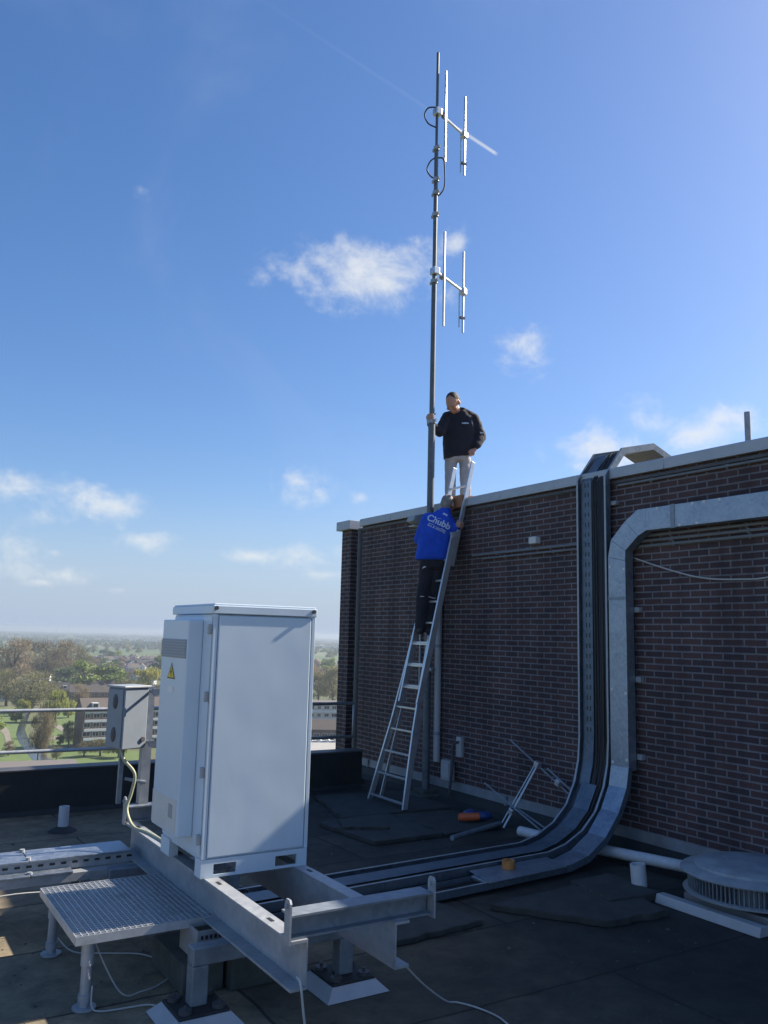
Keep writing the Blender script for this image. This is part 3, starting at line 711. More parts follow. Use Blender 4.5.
# ------------------------------------------------------------------ junction box on its frame
jb = thing('junction_box', (1.9, 6.6, .7), 'grey steel junction box with dark latches mounted on posts behind the cabinet', 'junction box')
ju, jv = Vector((math.cos(R_(20)), math.sin(R_(20)), 0)), Vector((-math.sin(R_(20)), math.cos(R_(20)), 0)); jc = Vector((1.790, 6.42, 0))
def JB(a0, a1, b0, b1, z0, z1): return MB().obox(jc+ju*(a0+a1)/2+jv*(b0+b1)/2+Z*(z0+z1)/2, ju*(a1-a0)/2, jv*(b1-b0)/2, Z*(z1-z0)/2)
Z = Vector((0, 0, 1))
JB(0, .215, 0, .205, 1.125, 1.572).build('enclosure', 'box_grey', jb, bevel=.008)
JB(-.012, .227, -.012, .217, 1.573, 1.588).build('rain_hood', 'galv', jb, bevel=.003)
JB(-.009, -.001, .01, .195, 1.135, 1.562).build('door', 'box_grey', jb, bevel=.004)
for z in (1.23, 1.47):
    mb = MB(); mb.ell(jc-ju*.010+jv*.10+Z*z, ju*.008, jv*.030, Z*.055); mb.build('latch', 'dark_grey', jb, smooth=True)
mb = MB(); mb.box((1.99, 6.565, .701), (2.06, 6.60, 1.575)); mb.box((1.99, 6.60, .701), (1.998, 6.64, 1.575)); mb.box((2.052, 6.60, .701), (2.06, 6.64, 1.575)); mb.build('post', 'galv', jb)
mb = MB(); mb.bar((1.86, 6.66, .70), (1.87, 6.68, 1.30), .04, .03, (1, 0, 0)); mb.build('post', 'galv_dull', jb)
for z in (1.545, 1.165):
    mb = MB(); mb.cyl((1.80, 6.675, z), (2.06, 6.675, z), .014, 8); mb.build('strut', 'galv_dull', jb)
    mb = MB(); mb.cyl((2.01, 6.40, z), (2.01, 6.565, z), .012, 10); mb.cyl((2.01, 6.37, z), (2.01, 6.41, z), .028, 14); mb.build('end_knob', 'galv_dull', jb, smooth='auto')
mb = MB(); mb.cyl(jc+ju*.18-jv*.012+Z*1.19, jc+ju*.18-jv*.0005+Z*1.19, .018, 10); mb.build('lock', 'dark_grey', jb)
mb = MB(); mb.cyl((1.88, 6.60, .89), (2.03, 6.55, .86), .012, 8); mb.build('strut', 'galv_dull', jb)
tag(MB().tube(loop([(1.82, 6.52, 1.128), (1.83, 6.48, 1.05), (1.90, 6.42, .95), (1.89, 6.43, .82), (1.86, 6.42, .70), (1.88, 6.30, .60), (1.93, 6.10, .592), (1.95, 5.75, .592)], None), .012, 8).build('flexible_conduit', 'cable_green', at=(1.85, 6.45, .6), smooth=True), 'yellow green cable hanging from the junction box onto the beam', 'cable')

rd = random.Random(3); mb = MB()
for i in range(900):
    x = rd.uniform(-1.5, 6.3); y = rd.uniform(2.6, 9.8); s = rd.uniform(.004, .014)*(1.8 if rd.random() < .08 else 1)
    a = rd.uniform(0, 6.28); ca, sa = math.cos(a)*s, math.sin(a)*s; h = s*rd.uniform(.4, .9)
    mb.add([(x+ca, y+sa, .0015), (x-sa, y+ca, .0015), (x-ca*.8, y-sa*.8, .0015), (x+sa, y-ca, .0015), (x+ca*.1, y+sa*.2, h)], [(0, 1, 4), (1, 2, 4), (2, 3, 4), (3, 0, 4)])
tag(mb.build('roof_grit', 'concrete'), 'loose grit and moss crumbs scattered over the roof felt', 'grit', kind='stuff')
# ------------------------------------------------------------------ small roof things
def pipe_stub(x, y, r, h, tilt, label, mat):
    o = thing('pipe_stub', (x, y, 0), label, 'vent pipe')
    t = Vector((x+tilt[0], y+tilt[1], h)); d = (t-Vector((x, y, 0))).normalized()
    a = d.orthogonal().normalized(); b = d.cross(a); n = 18; vs = []
    for c, rr in ((Vector((x, y, 0)), r), (t, r), (t, r-.008), (t-d*.12, r-.008)):
        for i in range(n): q = 2*PI*i/n; vs.append(c+(a*math.cos(q)+b*math.sin(q))*rr)
    fs = [(k*n+i, k*n+(i+1) % n, (k+1)*n+(i+1) % n, (k+1)*n+i) for k in range(3) for i in range(n)]+[tuple(range(3*n, 4*n))]
    MB().add(vs, fs).build('pipe', mat, o, smooth='auto')
    MB().cone((x, y, .004), (x, y, .05), r+.09, r+.004, 18).build('collar', 'bitumen_up', o, smooth='auto')
pipe_stub(5.65, 4.95, .062, .22, (-.012, .01), 'open grey pipe stub on the rubber tile near the roof fan', 'whitepipe')
pipe_stub(2.01, 9.10, .05, .24, (0, 0), 'pale pipe stub near the far parapet left of the junction box', 'whitepipe')
tag(MB().tube([(5.95, 6.75, .09), (6.05, 6.1, .09), (6.16, 5.6, .10), (6.33, 4.7, .12)], .05, 12).build('drain_pipe', 'whitepipe', at=(6.2, 5.5, .1), smooth='auto'), 'pale pipe lying along the wall foot between duct and roof fan', 'pipe')
mb = MB(); mb.prism([(5.55, 3.80, .07), (5.63, 3.80, .07), (5.64, 3.80, .004), (5.53, 3.80, .004)], (0, .90, 0)); mb.box((5.632, 3.78, .004), (6.1, 3.84, .06))
tag(mb.build('curb_strip', 'pvc', at=(5.6, 4.2, 0), bevel=.004), 'pale metal strip on the roof in front of the mushroom fan', 'metal strip')
fn = thing('roof_ventilator', (6.05, 4.06, 0), 'mushroom shaped grey roof ventilator with finned rim at the wall foot', 'roof fan')
fc = Vector((6.06, 4.22, 0)); FK = 1.2
def ring(mb, prof, n=48, c=fc):
    kk = FK if c is fc else 1
    vs = [(c.x+kk*r*math.cos(2*PI*i/n), c.y+kk*r*math.sin(2*PI*i/n), z) for r, z in prof for i in range(n)]
    k = len(prof)
    fs = [(j*n+i, j*n+(i+1) % n, (j+1)*n+(i+1) % n, (j+1)*n+i) for j in range(k-1) for i in range(n)]
    fs.append(tuple(range((k-1)*n, k*n))); return mb.add(vs, fs)
ring(MB(), [(.40, .262), (.425, .268), (.43, .28), (.42, .292), (.34, .312), (.335, .328), (.30, .345), (.2, .358), (.05, .362)]).build('cap', 'fan_cap', fn, smooth='auto')
ring(MB(), [(.345, .13), (.345, .27)]).build('drum', 'grey_paint', fn, smooth='auto')
mb = MB()
for i in range(88):
    t = 2*PI*i/88; d = Vector((math.cos(t), math.sin(t), 0)); mb.obox(fc+d*.365*FK+Vector((0, 0, .20)), d*.022, Vector((-d.y, d.x, 0))*.004, (0, 0, .058))
mb.build('fin', 'galv_dull', fn)
ring(MB(), [(.36, .118), (.41, .122), (.415, .134), (.36, .142)]).build('base_ring', 'pvc', fn, smooth='auto')
mb = MB(); mb.box((5.72, 3.85, .004), (6.36, 4.58, .09)); mb.build('curb', 'lead', fn, bevel=.01)

def mat_slab(poly, h, label, name='rubber_tile'):
    rr = random.Random(int(poly[0][0]*1000)); P = []
    for (xa, ya), (xb, yb) in zip(poly, poly[1:]+poly[:1]):
        k = 9
        for i in range(k): f = i/k; j = .0 if i == 0 else .016; P.append((xa+(xb-xa)*f+rr.uniform(-j, j), ya+(yb-ya)*f+rr.uniform(-j, j)))
    mb = MB(); mb.prism([(x, y, .002) for x, y in P], (0, 0, h))
    c = sum((Vector((x, y, 0)) for x, y in poly), Vector())/len(poly)
    tag(mb.build(name, 'rubber', at=c, bevel=.008), label, 'rubber tile', 'rubber walkway tiles on the roof')
mat_slab([(4.42, 8.2), (4.50, 7.2), (5.3, 7.18), (5.32, 8.3)], .045, 'rubber tile at the front left of the ladder feet')
mat_slab([(5.33, 7.17), (6.1, 7.22), (6.12, 8.12), (5.34, 8.2)], .04, 'rubber tile beside the orange tool by the wall')
mat_slab([(4.75, 8.25), (6.2, 8.21), (6.22, 9.35), (5.05, 9.5)], .05, 'rubber tile under the ladder feet')
mat_slab([(4.45, 7.75), (4.9, 7.55), (4.98, 8.0), (4.6, 8.1)], .075, 'small rubber tile piece lying on the tiles before the ladder')
mat_slab([(3.2, 4.86), (4.0, 4.92), (3.95, 5.46), (3.15, 5.42)], .04, 'rubber tile in front of the cable trays beside the steel beam')
mat_slab([(4.25, 5.15), (4.75, 4.46), (5.36, 4.42), (5.50, 5.25)], .05, 'large rubber tile in front of the duct bend')
mat_slab([(5.1, 4.75), (5.62, 4.72), (5.66, 5.3), (5.2, 5.28)], .065, 'rubber tile piece lying around the pipe stub')

hl = thing('hand_tool', (5.9, 7.43, .05), 'orange handled tool with shiny blue body lying by the wall', 'tool')
MB().tube([(5.76, 7.52, .10), (5.79, 7.51, .10), (5.97, 7.44, .10)], [.03, .042, .042], 12).build('handle', 'orange', hl, smooth='auto')
mb = MB(); mb.ell((6.05, 7.46, .10), (.11, -.03, 0), (.02, .06, 0), (0, 0, .05)); mb.ell((5.95, 7.56, .10), (.09, -.02, 0), (.02, .06, 0), (0, 0, .06)); mb.build('body', 'toolblue', hl, smooth=True)
tag(MB().cyl((5.20, 6.89, .07), (6.04, 7.17, .075), .025, 10).build('steel_tube', 'galv_dull', at=(5.6, 7, .05), smooth='auto'), 'loose grey steel tube lying on the roof below the orange tool', 'tube')
tr = thing('tape_roll', (4.89, 5.70, .15), 'small amber tape roll standing on the duct lid', 'tape roll')
ring(MB(), [(.03, .10), (.055, .10), (.055, .165), (.03, .165), (.03, .11)], 20, Vector((4.90, 5.70, 0))).build('roll', 'amber', tr, smooth='auto')
# loose antenna frame leaning on the wall
la = thing('loose_antenna', (6.2, 7.0, 0), 'dismantled dipole antenna frame leaning against the brick wall', 'antenna')
J1, TIP = Vector((6.42, 7.0, .68)), Vector((5.99, 7.05, .06)); J2 = J1.lerp(TIP, .75)
mb = MB(); mb.tube([J1, TIP], .011, 8); mb.tube([J1+Vector((0, .04, 0)), TIP+Vector((.02, .05, .04))], .006, 8); mb.build('boom', 'alu', la, smooth='auto')
MB().tube([(6.43, 7.46, .887), (6.42, 6.40, .389)], .009, 8).build('rod', 'galv_dull', la, smooth='auto')
MB().tube([(6.43, 6.86, .66), (6.42, 6.42, .455)], .010, 8).build('rod', 'galv_dull', la, smooth='auto')
MB().tube([J2+Vector((0, .46, .22)), J2+Vector((0, -.62, -.17))], .009, 8).build('rod', 'galv_dull', la, smooth='auto')
MB().tube([J2+Vector((.06, .10, .06)), J2+Vector((.06, -.62, -.14))], .010, 8).build('rod', 'galv_dull', la, smooth='auto')
for q in (J1, J2, Vector((6.42, 6.68, .54))): MB().obox(q, (.03, 0, 0), (0, .03, .012), (0, -.012, .03)).build('joint', 'alu', la, bevel=.008)
tag(MB().tube([(7.4, 5.0, 3.6), (7.4, 5.0, 4.32)], .03, 12).build('vent_pole', 'galv_dull', at=(7.4, 5.0, 3.6), smooth='auto'), 'short grey pole standing on the plant house roof at right', 'pole')

def rcable(pts, r, label, mat='cable_white'):
    tag(MB().tube(loop(pts, None), r, 6).build('roof_cable', mat, at=pts[0], smooth=True), label, 'cable')
rcable([(2.55, 3.76, .36), (2.74, 3.86, .20), (2.95, 3.95, .05), (3.06, 3.98, .008), (3.11, 3.88, .008), (3.14, 3.74, .008), (3.12, 3.60, .008)], .005, 'pale cable curving over the roof from the right steel beam')
rcable([(1.93, 3.74, .42), (1.93, 3.70, .40), (1.95, 3.69, .25), (1.98, 3.68, .10), (2.02, 3.6, .012), (2.1, 3.4, .01)], .006, 'pale cable hanging down from the near end of the left beam')
rcable([(1.29, 5.75, .10), (1.38, 5.70, .02), (1.55, 5.62, .008), (1.72, 5.52, .008), (1.80, 5.40, .008)], .0045, 'thin pale cable looping under the grating to the beam')
rcable([(1.30, 4.93, .33), (1.36, 4.93, .20), (1.44, 4.92, .06), (1.50, 4.92, .012), (1.58, 4.95, .008), (1.66, 4.97, .008), (1.74, 5.02, .012), (1.82, 5.08, .03)], .0045, 'thin pale cable falling from the near grating leg')
rcable([(1.29, 4.87, .12), (1.29, 4.85, .02), (1.33, 4.80, .01), (1.45, 4.78, .01), (1.56, 4.76, .012), (1.62, 4.70, .01)], .0045, 'thin pale cable on the roof between leg and pedestal')
rcable([(-2, 6.17, .27), (-.2, 6.17, .28), (.6, 6.16, .26), (1.1, 6.17, .275), (1.5, 6.18, .25), (1.9, 6.19, .29)], .005, 'thin pale cable slung along the front cable trunk')

# ================================================================== PEOPLE
def remesh(o, voxel, it=4, folds=0., fs=.12):
    md = o.modifiers.new('r', 'REMESH'); md.mode = 'VOXEL'; md.voxel_size = voxel; md.use_smooth_shade = True
    sm = o.modifiers.new('s', 'SMOOTH'); sm.factor = .5; sm.iterations = it
    if folds:
        tx = bpy.data.textures.new('folds', 'CLOUDS'); tx.noise_scale = fs; tx.noise_depth = 2
        dm = o.modifiers.new('d', 'DISPLACE'); dm.texture = tx; dm.strength = folds; dm.mid_level = .5; dm.texture_coords = 'LOCAL'
    return o
def head(mb, c, f, up, k=1.):
    c = Vector(c); f = Vector(f).normalized(); r = f.cross(Vector(up)).normalized(); u = r.cross(f)
    r0, u0 = r.copy(), u.copy(); f = f*k; r = r*k; u = u*k
    mb.ell(c+u*.032-f*.01, r*.077, f*.098, u*.092); mb.ell(c-u*.045+f*.022, r*.058, f*.068, u*.072)
    mb.ell(c+f*.05+u*.005, r*.064, f*.045, u*.075)
    mb.ell(c-u*.098+f*.055, r*.026, f*.026, u*.020)                       # chin
    mb.ell(c+f*.104-u*.022, r*.014, f*.020, u*.028); mb.ell(c+f*.098+u*.008, r*.010, f*.012, u*.03)   # nose
    mb.ell(c+f*.088+u*.026, r*.052, f*.016, u*.012)                       # brow
    mb.ell(c+f*.088-u*.066, r*.026, f*.014, u*.012)                       # mouth
    for s in (-1, 1):
        mb.ell(c+r*s*.079-f*.008-u*.005, r*.013, f*.024, u*.034); mb.ell(c+r*s*.045+f*.074-u*.025, r*.022, f*.018, u*.022)
    return r0, u0
def grip(mb, c, axis, palm, other, r):
    """hand closed round a bar: palm on one side, four fingers round the other way, thumb against them"""
    c = Vector(c); ax = Vector(axis).normalized(); p = Vector(palm); p = (p-ax*p.dot(ax)).normalized()
    q = Vector(other); q = (q-ax*q.dot(ax)-p*q.dot(p)).normalized()
    mb.ell(c+p*(r+.016), p*.020, q*.042, ax*.046)
    for i, ln in enumerate((.9, 1., .97, .85)):
        h = (i-1.5)*.0225; pts = []
        for k in range(6):
            t = (.35+k/5*2.55*ln); pts.append(c+ax*h+(p*math.cos(t)+q*math.sin(t))*(r+.011))
        mb.tube(pts, [.0105, .0105, .0100, .0098, .0092, .0082], 8); mb.ell(pts[-1], p*.0082, q*.0082, ax*.0082, 8, 6)
    pts = [c+ax*(.045+.004*k)+(p*math.cos(t)-q*math.sin(t))*(r+.013) for k, t in enumerate((.2, .8, 1.4, 2.0))]
    mb.tube(pts, [.014, .0125, .0115, .010], 8); mb.ell(pts[-1], p*.01, q*.01, ax*.01, 8, 6)
    return c+p*(r+.02)

# ---- man on the roof
A1 = Vector((6.93, 9.14, 3.602)); F1 = Vector((.60, .80, 0)); R1 = Vector((.80, -.60, 0)); Z = Vector((0, 0, 1))
def W1(s, d, z): return A1+R1*s-F1*d+Z*(z-3.602)
hc = W1(-.088, .13, 5.235); hu = (Z*.70-F1*.66-R1*.28); HF = F1*-.75+R1*-.36+Z*-.95
hand_at = Vector((MX, MY, 4.96))
mb = MB(); hr, hup = head(mb, hc, HF, hu, 1.16)
neck = W1(.02, 0.0, 5.12)
mb.capsule(W1(.02, -.02, 5.08), hc-hup*.05, .062, .055)
mb.loft([(W1(.0, 0, 4.50), R1, F1, .15, .10), (W1(.0, 0, 4.8), R1, F1, .15, .10), (W1(.01, 0, 5.04), R1, F1, .17, .09), (W1(.02, 0, 5.11), R1, F1, .06, .05)])
RS, RE = W1(-.165, .03, 5.06), W1(-.265, .20, 4.80)
wr = grip(mb, hand_at, Z, -R1*.75+F1*.5, -F1*.6-R1*.6, .046)
RWr = wr+Vector((0, 0, -.07))+F1*.03+R1*.02
mb.capsule(RS, RE, .045, .038); mb.capsule(RE, RWr, .036, .028); mb.capsule(RWr, wr, .027, .024)
LS, LE, LW = W1(.195, -.01, 5.045), W1(.300, -.02, 4.79), W1(.235, .10, 4.635)
mb.capsule(LS, LE, .045, .038); mb.capsule(LE, LW, .036, .028)
lh = W1(.205, .125, 4.565); hd = (lh-LW).normalized(); hx_ = R1.cross(hd).normalized()
mb.ell(lh, R1*.040, hx_*.018, hd*.048)
for i in range(4):
    b0 = lh+hd*.036+R1*(i-1.5)*.019; ln = (.062, .072, .070, .056)[i]
    d2 = (hd+R1*(i-1.5)*.05-F1*.15).normalized(); mb.tube([b0, b0+d2*ln*.5, b0+d2*ln*.85+F1*.012], [.0098, .009, .008], 8); mb.ell(b0+d2*ln*.85+F1*.012, R1*.008, F1*.008, Z*.01, 8, 6)
mb.tube([lh-R1*.032-hd*.02, lh-R1*.056+hd*.010, lh-R1*.058+hd*.042], [.013, .0115, .0095], 8)
LEGS = [((-.105, 0, 4.44), (-.115, .015, 4.03), (-.09, -.01, 3.66)), ((.095, 0, 4.44), (.10, .02, 4.03), (.095, -.01, 3.66))]
for h, k, a in LEGS: mb.capsule(W1(*h), W1(*k), .075, .052); mb.capsule(W1(*k), W1(*a), .05, .036); mb.capsule(W1(*a)-Z*.02, W1(a[0]-.02, a[1]+.15, 3.635), .04, .03)
p1 = remesh(mb.build('person', 'skin', at=A1), .0075, 3)
tag(p1, 'man in dark navy jacket and grey trousers standing on the roof edge holding the mast', 'person', 'two men at work')
mb = MB()   # jacket
mb.loft([(W1(-.015, .0, 4.485), R1+Z*.13, F1, .192, .145), (W1(-.012, .0, 4.51), R1+Z*.13, F1, .202, .15), (W1(-.005, 0, 4.62), R1, F1, .216, .155), (W1(0, .0, 4.80), R1, F1, .225, .155),
         (W1(.01, 0, 4.95), R1, F1, .225, .148), (W1(.015, 0, 5.05), R1, F1, .212, .125), (W1(.018, 0, 5.105), R1, F1, .13, .095), (W1(.018, 0, 5.15), R1, F1, .085, .078)])
mb.capsule(W1(.06, -.02, 5.13), LS, .075, .085, 14); mb.capsule(W1(-.02, -.02, 5.10), RS, .075, .08, 14)
mb.capsule(RS, RE, .082, .072, 14); mb.capsule(RE, RWr.lerp(RE, .12), .072, .050, 14)
mb.capsule(LS, LE, .090, .082, 14); mb.capsule(LE, LW.lerp(LE, .08), .082, .062, 14)
jk = remesh(mb.build('jacket', 'navy', p1), .014, 4, .022, .09)
mb = MB(); mb.loft([(W1(.018, -.01, 5.12), R1, F1, .088, .082), (W1(.012, .0, 5.19), R1, F1, .080, .078)], p=2); mb.build('collar', 'navy', jk, smooth='auto')
mb = MB()   # trousers
mb.loft([(W1(-.01, 0, 4.44), R1, F1, .165, .12), (W1(-.01, 0, 4.56), R1, F1, .165, .12)])
for h, k, a in LEGS: mb.capsule(W1(*h), W1(*k), .088, .074, 14); mb.capsule(W1(*k), W1(*a), .078, .068, 14)
remesh(mb.build('trousers', 'trousers', p1), .014, 4, .022, .1)
mb = MB()
for h, k, a in LEGS: mb.capsule(W1(a[0], a[1]-.02, 3.65), W1(a[0]-.02, a[1]+.16, 3.64), .048, .04)
remesh(mb.build('shoes', 'black', p1), .012, 3)
mb = MB(); hf1 = HF.normalized(); hf1 = (hf1-hup*hf1.dot(hup)).normalized()
mb.ell(hc+hup*.056-hf1*.026, hr*.0915, hf1*.107, hup*.093); mb.ell(hc+hup*.005-hf1*.066, hr*.088, hf1*.062, hup*.090)
remesh(mb.build('hair', 'hair_dark', p1), .008, 2, .006, .03)
mb = MB()
for s in (-1, 1): mb.ell(hc+hr*s*.032+hf1*.099+hup*.008, hr*.011, hf1*.006, hup*.006, 10, 6)
mb.build('eye', 'signblack', p1, smooth=True)
for s in (-1, 1): MB().ell(hc+hr*s*.036+hf1*.103+hup*.030, hr*.022, hf1*.008, hup*.006, 10, 6).build('eyebrow', 'hair_dark', p1, smooth=True)
MB().ell(hc+hf1*.108-hup*.076, hr*.026, hf1*.006, hup*.004, 10, 6).build('mouth', 'lips', p1, smooth=True)
def text_mesh(txt, size, mat, parent, M4, target, name='lettering', bold=.0):
    cu = bpy.data.curves.new(name, 'FONT'); cu.body = txt; cu.size = size; cu.align_x = 'CENTER'; cu.align_y = 'CENTER'; cu.offset = bold
    t = bpy.data.objects.new(name+'_tmp', cu); COL.objects.link(t)
    dg = bpy.context.evaluated_depsgraph_get(); me = bpy.data.meshes.new_from_object(t.evaluated_get(dg))
    bpy.data.objects.remove(t); me.materials.clear(); me.materials.append(M[mat]); me.name = name
    o = bpy.data.objects.new(name, me); COL.objects.link(o); o.parent = parent; BASE[name] = BASE[parent.name]; o.matrix_basis = Matrix.Translation(-BASE[parent.name]) @ M4
    sw = o.modifiers.new('w', 'SHRINKWRAP'); sw.target = target; sw.wrap_method = 'PROJECT'; sw.use_project_z = True; sw.use_negative_direction = True; sw.use_positive_direction = False; sw.wrap_mode = 'ABOVE_SURFACE'; sw.offset = .006
    return o
def flat_patch(c, rt, up, w, h, nx, mat, parent, target, name):
    c, rt, up = Vector(c), Vector(rt).normalized(), Vector(up).normalized()
    vs = [c+rt*w*(i/nx-.5)+up*h*(j-.5) for j in (0, 1) for i in range(nx+1)]
    o = MB().add(vs, [(i, i+1, nx+2+i, nx+1+i) for i in range(nx)]).build(name, mat, parent)
    sw = o.modifiers.new('w', 'SHRINKWRAP'); sw.target = target; sw.wrap_method = 'NEAREST_SURFACEPOINT'; sw.wrap_mode = 'ABOVE_SURFACE'; sw.offset = .005
    return o
flat_patch(W1(.10, .2, 4.955), R1+Z*.08, Z, .095, .026, 6, 'print', jk, jk, 'chest_print')
flat_patch(W1(.36, .1, 4.835), R1, Z, .12, .016, 5, 'reflect', jk, jk, 'sleeve_stripe')
flat_patch(W1(.215, .15, 4.96), R1*.3-Z, R1, .10, .012, 5, 'reflect', jk, jk, 'shoulder_piping')

# ---- man on the ladder
A2 = Vector((6.19, 8.625, 2.045)); F2 = Vector((.578, .816, 0)); R2 = Vector((.816, -.578, 0))
def W2(s, d, z): return A2+R2*s-F2*d+Z*(z-2.0)
hc = W2(.15, -.06, 3.655); hff = (F2*.85+R2*.45+Z*-.12); hu = (Z*.95+R2*.18+F2*.15)
mb = MB(); hr, hup = head(mb, hc, hff, hu); hff = (hff.normalized()); hff = (hff-hup*hff.dot(hup)).normalized()
mb.capsule(W2(.10, -.02, 3.50), hc-hup*.05, .064, .056)
mb.loft([(W2(-.01, .02, 2.90), R2, F2, .14, .10), (W2(.0, .03, 3.2), R2, F2, .15, .10), (W2(.05, .01, 3.42), R2, F2, .17, .09), (W2(.09, 0, 3.52), R2, F2, .06, .05)])
LS, LE = W2(-.10, .02, 3.455), W2(-.205, -.05, 3.20)
RS, RE = W2(.185, -.02, 3.395), W2(.185, -.17, 3.13)
lax = Vector((.236, 0, 1)).normalized()
lp = Vector((lx(3.25, .02), 8.770, 3.25)); rp = Vector((lx(3.42, -.045), 8.392, 3.42))
lw = grip(mb, lp, lax, Vector((-1, .5, 0)), Vector((.3, 1, 0)), .030); rw = grip(mb, rp, lax, Vector((-1, -.5, 0)), Vector((.3, -1, 0)), .030)
for s, e, w in ((LS, LE, lw), (RS, RE, rw)): mb.capsule(s, e, .045, .038); mb.capsule(e, w, .036, .026)
LEGS2 = [((-.095, .0, 2.86), (-.150, .04, 2.45), (-.170, .09, 2.09)), ((.060, .0, 2.86), (.020, -.02, 2.45), (-.060, .06, 2.09))]
for h, k, a in LEGS2: mb.capsule(W2(*h), W2(*k), .078, .054); mb.capsule(W2(*k), W2(*a), .052, .038); mb.capsule(W2(*a)-Z*.02, W2(a[0], a[1]-.15, 2.03), .04, .03)
p2 = remesh(mb.build('person', 'skin', at=A2), .0075, 3)
tag(p2, 'man in bright blue work jacket seen from behind climbing the ladder', 'person', 'two men at work')
mb = MB()
mb.loft([(W2(-.035, .02, 2.925), R2, F2, .226, .125), (W2(-.032, .02, 2.95), R2, F2, .232, .13), (W2(-.015, .03, 3.08), R2, F2, .222, .13), (W2(.0, .03, 3.22), R2, F2, .212, .13),
         (W2(.025, .02, 3.34), R2+Z*-.14, F2, .212, .13), (W2(.055, .01, 3.44), R2+Z*-.18, F2, .195, .125), (W2(.085, -.01, 3.515), R2+Z*-.2, F2, .125, .09), (W2(.10, -.02, 3.56), R2+Z*-.2, F2, .085, .078)])
mb.capsule(LS, LE, .088, .078, 14); mb.capsule(LE, lw.lerp(LE, .15), .078, .05, 14)
mb.capsule(RS, RE, .086, .076, 14); mb.capsule(RE, rw.lerp(RE, .15), .076, .05, 14)
jk2 = remesh(mb.build('jacket', 'blue', p2), .014, 4, .018, .10)
mb = MB(); mb.loft([(W2(.10, -.02, 3.53), R2, F2, .086, .080), (W2(.125, -.035, 3.60), R2, F2, .076, .074)], p=2); mb.build('collar', 'blue', jk2, smooth='auto')
mb = MB()
mb.loft([(W2(-.01, 0, 2.82), R2, F2, .175, .125), (W2(-.01, 0, 2.98), R2, F2, .175, .125)])
for h, k, a in LEGS2: mb.capsule(W2(*h), W2(*k), .102, .085, 14); mb.capsule(W2(*k), W2(*a), .085, .075, 14)
tr2 = remesh(mb.build('trousers', 'darktrousers', p2), .014, 4, .022, .1)
mb = MB()
for h, k, a in LEGS2: mb.capsule(W2(a[0], a[1]+.03, 2.045), W2(a[0], a[1]-.17, 2.035), .050, .044)
remesh(mb.build('shoes', 'black', p2), .012, 3)
mb = MB(); mb.ell(hc+hup*.042-hff*.022, hr*.081, hff*.096, hup*.085); mb.ell(hc-hff*.055-hup*.005, hr*.078, hff*.058, hup*.088)
remesh(mb.build('hair', 'hair_grey', p2), .008, 2, .006, .03)
# lettering on the back: plane across the shoulder blades, tilted with the shoulders
tx_r = (R2*.93-Z*.42).normalized(); tx_n = (-F2).normalized(); tx_u = tx_n.cross(tx_r).normalized()
def plane_at(c): return Matrix.Translation(c) @ Matrix((tx_r, tx_u, tx_n)).transposed().to_4x4()
text_mesh('Chubb', .115, 'print', jk2, plane_at(W2(.035, .22, 3.40)), jk2, bold=.003)
c0 = W2(.035, .22, 3.40)
flat_patch(c0-tx_u*.060+tx_r*.01, tx_r, tx_u, .28, .006, 8, 'print', jk2, jk2, 'print_underline')
text_mesh('fire & security', .042, 'print', jk2, plane_at(c0-tx_u*.088+tx_r*.01), jk2, bold=.0006)
flat_patch(c0+tx_u*.072-tx_r*.02, tx_r, tx_u, .10, .009, 4, 'print', jk2, jk2, 'small_print')
flat_patch(W2(.13, .15, 3.545), tx_r, tx_u, .08, .028, 3, 'print', jk2, jk2, 'collar_print')
for (s, z) in ((-.16, 2.465), (-.02, 2.46)): flat_patch(W2(s, .12, z), R2, Z, .05, .008, 4, 'reflect', tr2, tr2, 'knee_stripe')
flat_patch(W2(-.16, .14, 2.83), R2, Z, .06, .014, 3, 'reflect', tr2, tr2, 'pocket_flash')

# ================================================================== CITY BELOW
def terrain_mat():
    m, nt, b = new_mat('polder_land'); v = objco(nt)
    n = noise(nt, .012, 7, .65, v); n2 = noise(nt, .09, 5, .6, v)
    near = rampn(nt, [(.32, (.085, .11, .04)), (.5, (.11, .125, .05)), (.68, (.14, .12, .075))], n.outputs[0]).outputs[0]
    near = mixc(nt, near, rampn(nt, [(.3, (.75, .75, .75)), (.7, (1.2, 1.2, 1.2))], n2.outputs[0]).outputs[0], 1., 'MULTIPLY')
    mp = N(nt, 'ShaderNodeMapping'); mp.inputs['Scale'].default_value = (.0022, .0055, 1); mp.inputs['Rotation'].default_value = (0, 0, .5); L(nt, v, mp.inputs[0])
    vo = N(nt, 'ShaderNodeTexVoronoi'); vo.inputs['Scale'].default_value = 1; L(nt, mp.outputs[0], vo.inputs['Vector'])
    bw = N(nt, 'ShaderNodeSeparateColor'); L(nt, vo.outputs['Color'], bw.inputs[0])
    far = rampn(nt, [(.0, (.06, .10, .03)), (.35, (.10, .16, .04)), (.6, (.14, .17, .06)), (.8, (.16, .14, .09)), (1, (.07, .11, .035))], bw.outputs[0]).outputs[0]
    ln = N(nt, 'ShaderNodeVectorMath', operation='LENGTH'); L(nt, v, ln.inputs[0])
    mr = N(nt, 'ShaderNodeMapRange'); L(nt, ln.outputs['Value'], mr.inputs[0]); mr.inputs[1].default_value = 900; mr.inputs[2].default_value = 1700
    L(nt, mixc(nt, near, far, mr.outputs[0]), b.inputs['Base Color']); b.inputs['Roughness'].default_value = .95
    return m
M['terrain'] = terrain_mat()
M['lawn'] = weathered('mown_grass', (.085, .135, .032), (.13, .18, .05), .25, (.85, .95), 0, 0)
M['path'] = weathered('pale_path', (.19, .17, .13), (.26, .23, .19), .3, (.85, .95), 0, 0)
